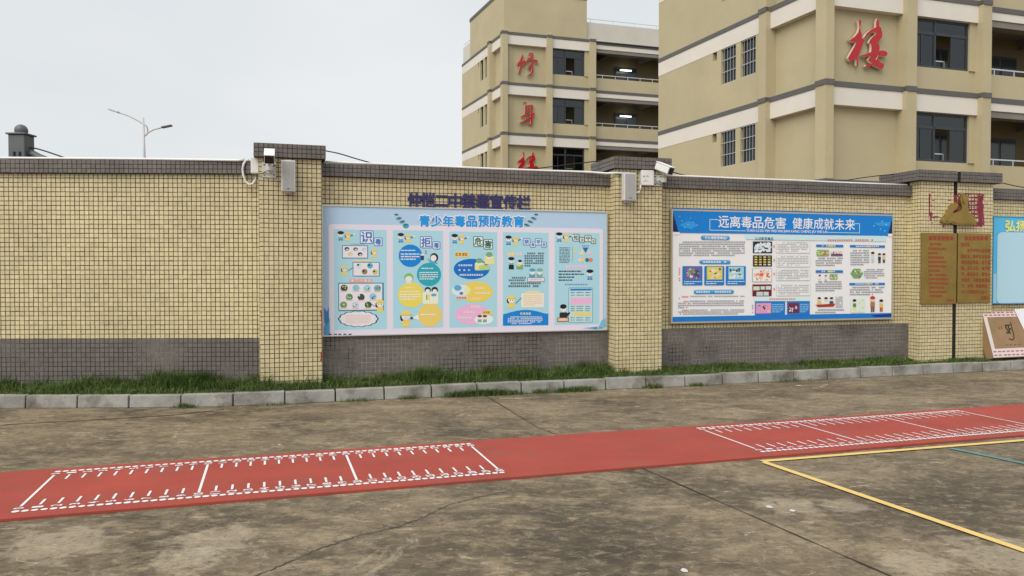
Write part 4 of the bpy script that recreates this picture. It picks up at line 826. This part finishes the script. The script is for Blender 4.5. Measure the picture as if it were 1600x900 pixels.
# ------------------------------------------------------------------ cardboard box and paper leaning at the right
bx = empty('cardboard_box', FRONT.at(ux(1572), .13, .25)); tag(bx, 'flat brown cardboard box wrapped in pink and white tape leaning on the wall', 'box')
base = FRONT.off(.20).at(FRONT.off(.20).uz(1553, 549)[0], .17); bu = U; lean = Vector((0, 0, 1))*.955-N*.297; tn = N*.955+Vector((0, 0, .297)); BWd, BHt, BT = .80, .72, .14
b = MB(); b.box(base-tn*BT, bu*BWd, tn*BT, lean*BHt); bevel(b.build('carton', M['card'], bx), .006, 2)
def on(a, h, d=.003): return base+bu*(a*BWd)+lean*(h*BHt)+tn*d
def patch(pts, m, name, d=.003): return link(name, [on(*p, d) for p in pts], [tuple(range(len(pts)))], m, bx)
TAPE = flat((208, 196, 192)); TAPR = flat((172, 84, 98))
patch([(-.004, .86), (.8, .86), (.8, .98), (-.004, .98)], TAPE, 'tape'); patch([(-.004, .01), (1, .02), (1, .2), (-.004, .19)], TAPE, 'tape'); patch([(-.004, .19), (.08, .19), (.08, .86), (-.004, .86)], TAPE, 'tape', .0026)
rd = MB()
for r, hs in ((0, (.045, .12)), (1, (.89, .945))):
    for h in hs:
        for k in range(9): a = .03+k*.105+random.uniform(-.01, .01); rd.add([on(a, h, .005), on(a+.07, h, .005), on(a+.07, h+.025, .005), on(a, h+.025, .005)], [(0, 1, 2, 3)])
rd.build('tape_print', TAPR, bx, kind='stuff')
inkk = MB()
def inkbar(a0, h0, a1, h1, w_=.012):
    p, q_ = on(a0, h0, .0045), on(a1, h1, .0045); n = (q_-p).normalized().cross(tn)*w_/2; inkk.add([p+n, q_+n, q_-n, p-n], [(0, 1, 2, 3)])
pts = [(.50, .745), (.60, .745), (.61, .70), (.61, .50), (.60, .42), (.565, .375), (.515, .37), (.475, .40)]
for a, c in zip(pts[1:], pts[2:]): inkbar(*a, *c, .016)
gv, gf, _ = glyph('SF')
for e in (0, .006, -.006): inkk.add([on(.455+x*.125+e, .50+y*.20, .0045+abs(e)*.02+e*.01) for x, y in gv], gf)
for a in (.30, .36): inkbar(a, .60, a, .66, .008)
for a in (.35, .45, .55, .65): inkbar(a, .265, a+.06, .265, .006)
inkk.build('ink_mark', flat((58, 44, 30)), bx, kind='stuff')
wp = link('paper_sheet', [on(.78, 1.02, .008), on(1.2, 1.04, .012), on(1.2, .28, .014), on(1.0, .30, .011), on(.96, .40, .010), on(.92, .42, .009)], [(0, 5, 4, 3, 2, 1)], M['paper']); sd_ = wp.modifiers.new('thickness', 'SOLIDIFY'); sd_.thickness = .004
tag(wp, 'white paper sheet hanging over the cardboard box at the right edge', 'paper')

# ================================================================== THINGS BEHIND THE WALL
PB = Plane((-7.5, 12.0), 0)
gpst = empty('gate_post', (PB.hit(35, 250).x, 12, 0)); tag(gpst, 'dark grey square steel post with ball finial showing above the left wall', 'post')
xc = PB.hit(33.5, 230).x; hw = (PB.hit(46.5, 240).x-PB.hit(21, 240).x)/2; zt_ = PB.hit(33, 212).z
b = MB(); b.box((xc-hw, 12-hw, 0), (2*hw, 0, 0), (0, 2*hw, 0), (0, 0, zt_)); bevel(b.build('shaft', M['pipegrey'], gpst), .012, 2)
b = MB(); b.box((xc-hw-.025, 12-hw-.025, zt_), (2*hw+.05, 0, 0), (0, 2*hw+.05, 0), (0, 0, .025)); bevel(b.build('cap_plate', M['pipegrey'], gpst), .006, 2)
zb = PB.hit(34, 194.5).z; r_ = .095; b = MB(); b.lathe((xc, 12, 0), [(.10, zt_+.024), (.085, zt_+.05), (.05, zt_+.055)]+[(r_*math.sin(a), zb-r_-r_*math.cos(a)) for a in np.linspace(.45, math.pi, 12)], 20); b.build('ball_finial', M['pipegrey'], gpst, smooth=True)
for dx in (-.03, .055):
    k = MB(); k.tube([(xc+dx, 12-hw-.008, PB.hit(30, 249).z+.03), (xc+dx, 12-hw-.008, PB.hit(30, 242).z+.03)], .016, 8); k.build('latch_pin', M['black'], gpst)
k = MB(); k.tube([(xc+hw-.02, 12, PB.hit(46, 239).z), (xc+hw+.06, 12, PB.hit(52, 241).z), PB.hit(62, 246), PB.hit(78, 252), PB.hit(100, 262)], .055, 12); k.build('curved_brace', M['pipegrey'], gpst, smooth=True)
cable(((46, 231), (56, 232), (75, 237.5), (105, 248), (130, 258)), PB, 'black cable running down from the grey post to the right', .012)
cable(((21, 243), (17, 247), (13, 254)), PB, 'short black cable left of the grey post', .012)
# street lamp
LPp = Plane((-20, 46), 0); sl_ = empty('street_lamp', (LPp.hit(224.5, 240).x, 46, 0)); tag(sl_, 'tall pale street lamp with two curved arms rising behind the left wall', 'street lamp')
t_, b_ = LPp.hit(223.8, 184), LPp.hit(226.2, 250); xb = LPp.hit(226.5, 250).x
k = MB(); k.tube([(xb, 46, 0), (xb-.03, 46, b_.z), (t_.x, 46, t_.z)], [.12, .075, .055], 10); k.build('pole', M['lampgrey'], sl_, smooth=True)
k = MB(); k.tube([LPp.hit(*p) for p in ((225.5, 213), (229.5, 210), (231, 203), (229, 197), (222.5, 193), (212, 186.5), (200, 180.5), (186, 175.8))], .042, 8); k.build('arm', M['lampgrey'], sl_, smooth=True)
k = MB(); k.tube([LPp.hit(*p) for p in ((225.5, 213), (231, 207.5), (240, 202.5), (254, 199))], .042, 8); k.build('arm', M['lampgrey'], sl_, smooth=True)
def head(p0, p1, m):
    a, c = LPp.hit(*p0), LPp.hit(*p1); d = (c-a); k = MB(); upv = Vector((-d.z, 0, d.x)).normalized()*.05
    k.box(a-Vector((0, .14, 0))-upv, d, (0, .28, 0), upv*2); bevel(k.build('lamp_head', m, sl_), .03, 2)
head((186, 175.8), (170.5, 170.6), M['lampgrey']); head((253, 199.2), (268.5, 196), M['pipegrey'])

# ================================================================== SCHOOL BUILDINGS
VL, VR = -487.0, 3900.0
dL = Vector((VL, F, 0)).normalized(); dR = Vector((VR, F, 0)).normalized()
def Vplane(p, d):                                        # an upright plane along any horizontal direction
    q = Plane((p.x, p.y), math.atan2(d.y, d.x)); 
    if q.N.dot(CAMP-q.p) < 0: q.N = -q.N
    return q
LOUP = [[(345, 180), (378, 178), (375, 215), (362, 255), (368, 300), (382, 340), (385, 390), (412, 410), (400, 450), (375, 520), (345, 590), (333, 605), (346, 700), (338, 716), (322, 708), (317, 640), (306, 622), (262, 662), (236, 650), (222, 618), (255, 560), (300, 480), (318, 438), (260, 430), (240, 410), (300, 370), (340, 320), (354, 270), (350, 215)]]
LOUR = [[(565, 155), (582, 185), (586, 255), (606, 266), (612, 300), (621, 330), (618, 370), (595, 410), (560, 440), (585, 470), (592, 500), (582, 535), (640, 533), (672, 545), (683, 570), (670, 595), (640, 602), (592, 590), (572, 640), (600, 670), (641, 688), (638, 725), (620, 749), (590, 742), (520, 704), (440, 726), (424, 713), (430, 700), (503, 686), (470, 660), (455, 640), (484, 594), (390, 606), (379, 592), (490, 550), (495, 500), (490, 457), (468, 440), (475, 410), (510, 370), (548, 340), (538, 316), (490, 322), (440, 362), (415, 391), (409, 380), (440, 330), (490, 290), (548, 260), (549, 200)],
        [(527, 633), (562, 582), (574, 588), (552, 640)]]
def stroke_outline(pts):
    P = [Vector((p[0], p[1])) for p in pts]; W_ = [p[2] for p in pts]; lft, rgt = [], []
    Q, WQ = [], []
    for i in range(len(P)-1):
        for j in range(5): t = j/5; Q.append(P[i].lerp(P[i+1], t)); WQ.append(W_[i]*(1-t)+W_[i+1]*t)
    Q.append(P[-1]); WQ.append(W_[-1])
    for i, q in enumerate(Q):
        t = (Q[min(i+1, len(Q)-1)]-Q[max(i-1, 0)]).normalized(); n = Vector((-t.y, t.x))*WQ[i]/2; lft.append(tuple(q+n)); rgt.append(tuple(q-n))
    return lft+rgt[::-1]
XIU = [[(648, 556, 8), (640, 585, 24), (622, 625, 20), (594, 652, 10)], [(632, 600, 14), (632, 650, 20), (622, 700, 18), (607, 742, 14)], [(600, 655, 8), (640, 640, 12), (668, 612, 10), (655, 668, 14)], [(706, 545, 8), (738, 545, 16), (748, 560, 18), (720, 600, 16), (672, 640, 18)], [(692, 585, 8), (735, 605, 14), (790, 622, 24), (768, 640, 8)], [(742, 640, 16), (716, 668, 12), (694, 688, 6)], [(752, 652, 12), (735, 680, 14), (705, 700, 6)], [(742, 690, 18), (744, 722, 20), (726, 752, 16), (694, 770, 8)]]
SHEN = [[(632, 186, 8), (655, 198, 16), (650, 222, 8)], [(650, 222, 8), (652, 260, 14), (648, 306, 14)], [(648, 232, 8), (690, 220, 12), (716, 226, 22), (706, 262, 18), (706, 330, 22), (712, 385, 20), (700, 408, 12), (672, 392, 5)], [(656, 258, 7), (700, 250, 8)], [(656, 282, 7), (700, 276, 8)], [(606, 334, 10), (640, 318, 16), (690, 306, 10), (738, 298, 16)], [(734, 304, 12), (690, 344, 16), (640, 376, 18), (594, 392, 8)]]

def building(name, label, cpx, cy_, depth, storey, zref, nref, lev, front_px, left_px, tower, chars, ywin):
    """cpx: photo column of the corner; zref: a floor line's height; lev: storey indices built relative to it"""
    C = Vector(((cpx-CX)/F*depth, depth, 0)); root = empty(name, C); tag(root, label, 'building', 'cream school buildings behind the wall')
    def Pt(u, v, z): return C+dR*u+dL*v+Vector((0, 0, z))
    def bx_(mb, u0, u1, v0, v1, z0, z1, mi=0): b4 = [Pt(u0, v0, 0), Pt(u1, v0, 0), Pt(u1, v1, 0), Pt(u0, v1, 0)]; mb.hexa([p+Vector((0, 0, z0)) for p in b4]+[p+Vector((0, 0, z1)) for p in b4], mi)
    fpl = Vplane(C+dL*.2, dR); lpl = Vplane(C+dR*.2, dL); fc = Vplane(C, dR); lc = Vplane(C, dL)
    def fu(px, pl=fpl): h = pl.hit(px, cy_); r = h-C; den = dR.x*dL.y-dR.y*dL.x; return (r.x*dL.y-r.y*dL.x)/den
    def lv(px, pl=lpl): h = pl.hit(px, cy_); r = h-C; den = dR.x*dL.y-dR.y*dL.x; return (dR.x*r.y-dR.y*r.x)/den
    cw = fu(front_px['corner'], fc); pa0, pa1 = fu(front_px['pil'][0], fc), fu(front_px['pil'][1], fc); pb0, pb1 = fu(front_px['pil2'][0], fc), fu(front_px['pil2'][1], fc); uend = pb1+front_px['run']
    lcw = lv(left_px['corner'], lc); lp0, lp1 = lv(left_px['pil'][1], lc), lv(left_px['pil'][0], lc); lend = lv(left_px['end'])
    floors = [zref+storey*k for k in lev]; zt0 = floors[-1]; ztop = zt0+1.35
    # columns: one mesh each, full height
    for u0, u1, v0, v1 in ((0, cw, 0, lcw), (pa0, pa1, 0, .8), (pb0, pb1, 0, .9), (0, .8, lp0, lp1)):
        k = MB(); bx_(k, u0, u1, v0, v1, 0, zt0+.02); k.build('column', M['bwall'], root)
    # body behind the blank bays and side wall with window openings
    sw = MB(); VT = .24; hol = []
    wpx = left_px['win']
    for z in floors[:-1]:
        zh = z+storey-.84; zl = zh-1.52
        for a, c in wpx: v1, v0 = lv(a), lv(c); hol.append((v0, v1, zl, zh, 'w'))
        v1, v0 = lv(left_px['vent'][0]), lv(left_px['vent'][1]); hol.append((v0, v1, zh-.36, zh-.0, 'v'))
    vs_ = sorted({lp1, lend, *[h[0] for h in hol], *[h[1] for h in hol]}); zs_ = sorted({0, zt0, *[h[2] for h in hol], *[h[3] for h in hol]})
    for i in range(len(vs_)-1):
        for j in range(len(zs_)-1):
            vm, zm = (vs_[i]+vs_[i+1])/2, (zs_[j]+zs_[j+1])/2
            if not any(h[0] < vm < h[1] and h[2] < zm < h[3] for h in hol): bx_(sw, .2, .2+VT, vs_[i], vs_[i+1], zs_[j], zs_[j+1])
    sw.build('side_wall', M['bwall'], root)
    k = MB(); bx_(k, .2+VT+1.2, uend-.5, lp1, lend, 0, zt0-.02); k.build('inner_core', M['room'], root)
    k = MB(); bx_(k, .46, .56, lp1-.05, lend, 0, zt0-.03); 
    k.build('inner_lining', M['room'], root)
    for v0, v1, z0, z1, kd in hol:
        if kd == 'v': continue
        wn = empty('window', Pt(.3, (v0+v1)/2, z0), root)
        f = MB(); e = .045
        for a, b, c, d in ((v0, v0+e, z0, z1), (v1-e, v1, z0, z1), (v0+e, v1-e, z0, z0+e), (v0+e, v1-e, z1-e, z1), ((v0+v1)/2-e/2, (v0+v1)/2+e/2, z0+e, z1-e)): bx_(f, .33, .37, a, b, c, d)
        f.build('frame', M['frame'], wn)
        g = MB(); bx_(g, .345, .352, v0+e, v1-e, z0+e, z1-e); g.build('pane', M['glass'], wn)
        cu = MB(); n = 9
        for i in range(n):
            if i in (3, 4): continue
            a = v0+e+(v1-v0-2*e)*i/n; bx_(cu, .40, .41+.015*(i % 2), a, a+(v1-v0)/n*.8, z0+.1, z1-.1)
        cu.build('curtain', M['curtain'], wn)
        if tower: continue
        gr = MB()
        for i in range(1, 5): a = v0+(v1-v0)*i/5; bx_(gr, .23, .245, a-.008, a+.008, z0, z1)
        for i in (0.01, .34, .67, .985): a = z0+(z1-z0)*i; bx_(gr, .225, .250, v0, v1, a-.012, a+.012)
        gr.build('grille', M['steel'], wn)
    # blank panels (front and side bay), spandrels, corridor
    k = MB(); bx_(k, cw, pa0, .48, .9, 0, zt0); k.build('front_panel', M['bwall'], root)
    k = MB(); bx_(k, .46, .9, lcw, lp0, 0, zt0); k.build('side_panel', M['bwall'], root)
    cb = fu(front_px['balc_plane'], fc) if 'balc_plane' in front_px else 0
    CV = 2.9
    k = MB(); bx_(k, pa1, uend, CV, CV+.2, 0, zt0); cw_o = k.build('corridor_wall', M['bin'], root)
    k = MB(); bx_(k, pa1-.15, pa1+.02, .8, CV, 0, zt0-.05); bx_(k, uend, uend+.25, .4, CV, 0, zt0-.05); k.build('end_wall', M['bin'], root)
    dark, white, = MB(), MB()
    for i, z in enumerate(floors):
        top = i == len(floors)-1
        # the grey line and the white band, round every face
        def band(u0, u1, v0, v1, white_too, o=.0):
            bx_(dark, u0, u1, v0, v1, z-.19, z)
            if white_too: bx_(white, u0, u1, v0+o, v1, z-.84, z-.191)
        band(cw+.002, pa0-.002, .17, .6, True, .03); band(pa1+.002, pb0-.002, .17, .6, True, .03)
        for u0, u1 in ((-.03, cw), (pa0, pa1), (pb0, pb1)): bx_(dark, u0-.0, u1+.0, -.035, .17, z-.19, z+.001)
        bx_(dark, pb1+.002, uend, .42, .8, z-.24, z-.04); bx_(white, pb1+.002, uend, .45, .8, z-.55, z-.241)
        bx_(dark, .17, .6, lcw+.002, lp0-.002, z-.19, z); bx_(white, .2, .6, lcw+.002, lp0-.002, z-.84, z-.191)
        bx_(dark, -.032, .17, -.0, lcw, z-.19, z+.002); bx_(dark, -.035, .17, lp0, lp1+.01, z-.19, z+.001)
        bx_(dark, .172, .3, lp1+.012, lend, z-.19, z); bx_(white, .19, .3, lp1+.012, lend, z-.84, z-.191)
        # slab and beams of the corridor
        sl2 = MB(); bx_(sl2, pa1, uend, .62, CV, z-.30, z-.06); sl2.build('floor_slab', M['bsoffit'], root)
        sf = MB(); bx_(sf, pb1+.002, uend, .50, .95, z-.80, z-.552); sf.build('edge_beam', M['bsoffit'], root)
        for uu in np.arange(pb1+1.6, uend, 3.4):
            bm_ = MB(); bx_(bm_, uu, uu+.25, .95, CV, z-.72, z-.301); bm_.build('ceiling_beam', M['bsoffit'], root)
        if top: continue
        zs, zn = z, z+storey
        sp = MB(); bx_(sp, pa1+.002, pb0-.002, .36, .55, z-.01, z+ywin[0]); sp.build('spandrel', M['bwall'], root)
        pa = MB(); bx_(pa, pb1+.002, uend, .45, .62, z-.05, z+.86); pa.build('balcony_parapet', M['bwall'], root)
        # railing
        rl = empty('railing', Pt(pb1, .53, z+.86), root); r = MB(); zr = z+.86+.26
        bx_(r, pb1+.002, uend, .51, .56, zr-.05, zr); r.build('handrail', M['steel'], rl)
        for uu in np.arange(pb1+.75, uend, 1.02): r = MB(); bx_(r, uu, uu+.045, .515, .555, z+.858, zr-.05); r.build('baluster', M['steel'], rl)
        # the wide window: frame, two tiers, sliding sashes
        wn = empty('window', Pt((pa1+pb0)/2, .4, z+ywin[0]), root); u0, u1, z0, z1 = pa1+.002, pb0-.30, z+ywin[0], zn-.84; e = .07; zm = z0+(z1-z0)*.70; um = u0+(u1-u0)*.44
        f = MB(); 
        for a, b, c, d in ((u0, u0+e, z0, z1), (u1-e, u1, z0, z1), (u0+e, u1-e, z0, z0+e), (u0+e, u1-e, z1-e, z1), (u0+e, u1-e, zm-e/2, zm+e/2), (um-e/2, um+e/2, z0+e, z1-e)): bx_(f, a, b, .38, .46, c, d)
        f.build('frame', M['frame'], wn)
        ob = (i % 2)
        for a, b, c, d in ((u0+e, um-e/2, zm+e/2, z1-e), (um+e/2, u1-e, zm+e/2, z1-e), (u0+e, u0+(um-u0)*.52, z0+e, zm-e/2), (u0+(um-u0)*.48, um-e/2, z0+e, zm-e/2), (um+(u1-um)*.48, u1-e, z0+e, zm-e/2)):
            g = MB(); bx_(g, a, b, .415, .421, c, d); pn_ = g.build('pane', M['glass'], wn)
            s_ = MB(); w2 = .028
            for aa, bb, cc, dd in ((a, a+w2, c, d), (b-w2, b, c, d), (a+w2, b-w2, c, c+w2), (a+w2, b-w2, d-w2, d)): bx_(s_, aa, bb, .395, .412, cc, dd)
            s_.build('sash', M['frame'], pn_)
        r = MB(); bx_(r, u0+.1, um+(u1-um)*.42, .56, .60, z0+.32, z0+.36); bx_(r, um+(u1-um)*.40, um+(u1-um)*.42, .56, .60, z0+e, z0+.32); r.build('guard_rail', M['steel'], wn)
        pw = MB(); bx_(pw, pb0-.298, pb0+.05, .30, .6, z0, z1); pw.build('window_jamb', M['bwall'], root)
        # doors and windows on the corridor's back wall
        for a, w_, h0, h1 in ((pb1+.3, .8, .02, 2.5), (pb1+3.0, 1.9, .02, 2.45), (pb1+7.2, 1.9, .95, 2.35), (pa1+.9, 1.5, .9, 2.35)):
            if a+w_ > uend: continue
            dr = MB(); bx_(dr, a, a+w_, CV-.06, CV+.02, z+h0, z+h1); d_ = dr.build('corridor_door' if h0 < .5 else 'corridor_window', M['frame'], root)
            for k2 in range(2):
                g = MB(); bx_(g, a+.08+k2*w_/2, a+w_/2-.06+k2*w_/2, CV-.075, CV-.065, z+h0+.12+(.8 if h0 < .5 else 0), z+h1-.1); g.build('pane', mat('door_glass', (.05, .055, .06), .1), d_)
        lm = MB(); bx_(lm, pb1+3.3, pb1+4.2, CV-.50, CV-.36, z+2.12, z+2.19)
        rod = MB(); bx_(rod, pb1+3.7, pb1+3.72, CV-.44, CV-.42, z+2.19, zn-.25)
        if front_px.get('lit'): lmo = lm.build('ceiling_lamp', M['lamp'], root); rod.build('lamp_rod', M['bsoffit'], lmo)
    dark.build('grey_band', M['bgrey'], root); white.build('white_band', M['bwhite'], root)
    # roof and parapet
    k = MB(); bx_(k, .25, uend, .3, lend, zt0-.06, zt0-.021); k.build('roof_slab', M['bgrey'], root)
    pt = MB(); bx_(pt, .3, .5, tower[1] if tower else 0.5, lend, zt0+.003, ztop); pt.build('roof_parapet', M['broof'], root)
    pt = MB(); bx_(pt, tower[0] if tower else .5, uend, .5, .7, zt0+.003, ztop); pt.build('roof_parapet', M['broof'], root)
    if tower:
        tu, tv, tz = tower; tw = MB(); bx_(tw, .16, tu, .16, tv, zt0+.003, tz-.25); t_o = tw.build('stair_tower', M['bwall'], root)
        tp = MB(); bx_(tp, .12, tu+.04, .12, tv+.04, tz-.25, tz); tp.build('tower_coping', M['bgrey'], t_o)
        rr = MB(); zr = ztop+.28
        rr.tube([Pt(tu+.1, .6, zr), Pt(uend, .6, zr)], .018, 6); rr.tube([Pt(.4, tv+.1, zr), Pt(.4, lend, zr)], .018, 6)
        for uu in np.arange(tu+.5, uend, 1.8): rr.tube([Pt(uu, .6, ztop-.01), Pt(uu, .6, zr)], .015, 6)
        for vv in np.arange(tv+.5, lend, 1.8): rr.tube([Pt(.4, vv, ztop-.01), Pt(.4, vv, zr)], .015, 6)
        rr.build('roof_rail', M['lampgrey'], root)
    # raised red characters in the blank front bay
    cpl = Vplane(C+dL*.48, dR)
    for kind, mp_ in chars:
        ch = empty('red_character', cpl.hit(*mp_(450, 450) if kind == 'lou' else mp_(680, 600)), root)
        def loc(ol): r_ = []; 
        def conv(ol): return [(lambda h: ((h-cpl.p).dot(cpl.U), h.z))(cpl.hit(*mp_(*p))) for p in ol]
        pc = lambda x, y, d, o=0: cpl.at(x, y, .06+o+d)
        if kind == 'lou': shapes = [LOUP, LOUR]
        else: shapes = [[stroke_outline(s)] for s in (XIU if kind == 'xiu' else SHEN)]
        for j, sh in enumerate(shapes): solid([conv(o_) for o_ in sh], .12, lambda x, y, d, j=j: pc(x, y, d, j*.004), 'brush_stroke', ch, [M['redlac'], M['cream']])
        if kind == 'lou': tag(ch, 'red brush-style character with pale edges')
    return root
DEP = 27.6; ST = 3.53
zr1 = CAMH+(426-124.2)/F*DEP
building('school_building', 'nearer cream school building at the upper right with one big red character', 1288, 130, DEP, ST, zr1, 0, [-2, -1, 0, 1, 2],
         dict(corner=1303, pil=(1417.5, 1432.5), pil2=(1535.5, 1549), run=9.0), dict(corner=1274, pil=(1185, 1196.5), end=1029, win=((1126.5, 1149.5), (1157, 1180.5)), vent=(1113.5, 1120)),
         None, [('lou', lambda x, y: (1290+x/7.5, 10+y/7.5))], (.86,))
DEP2 = 54.6; zr2 = CAMH+(426-49.7)/F*DEP2
building('school_building', 'farther cream school building with three red characters and a stair tower', 785.3, 120, DEP2, ST, zr2, 0, [-5, -4, -3, -2, -1, 0],
         dict(corner=793.5, pil=(855.5, 863.5), pil2=(922.5, 931.5), run=13.5, lit=True), dict(corner=781.8, pil=(761.8, 764.8), end=722, win=((750.3, 755), (757.3, 760.6)), vent=(747, 748.6)),
         (6.45, 7.5, CAMH+(426+18)/F*DEP2), [('xiu', lambda x, y: (715+x/6.43, y/6.43)), ('shen', lambda x, y: (715+x/6.2, 130+y/6.2)), ('lou', lambda x, y: (806.2+(x-222)*.0726, 237.0+(y-155)*.0605))], (.86,))
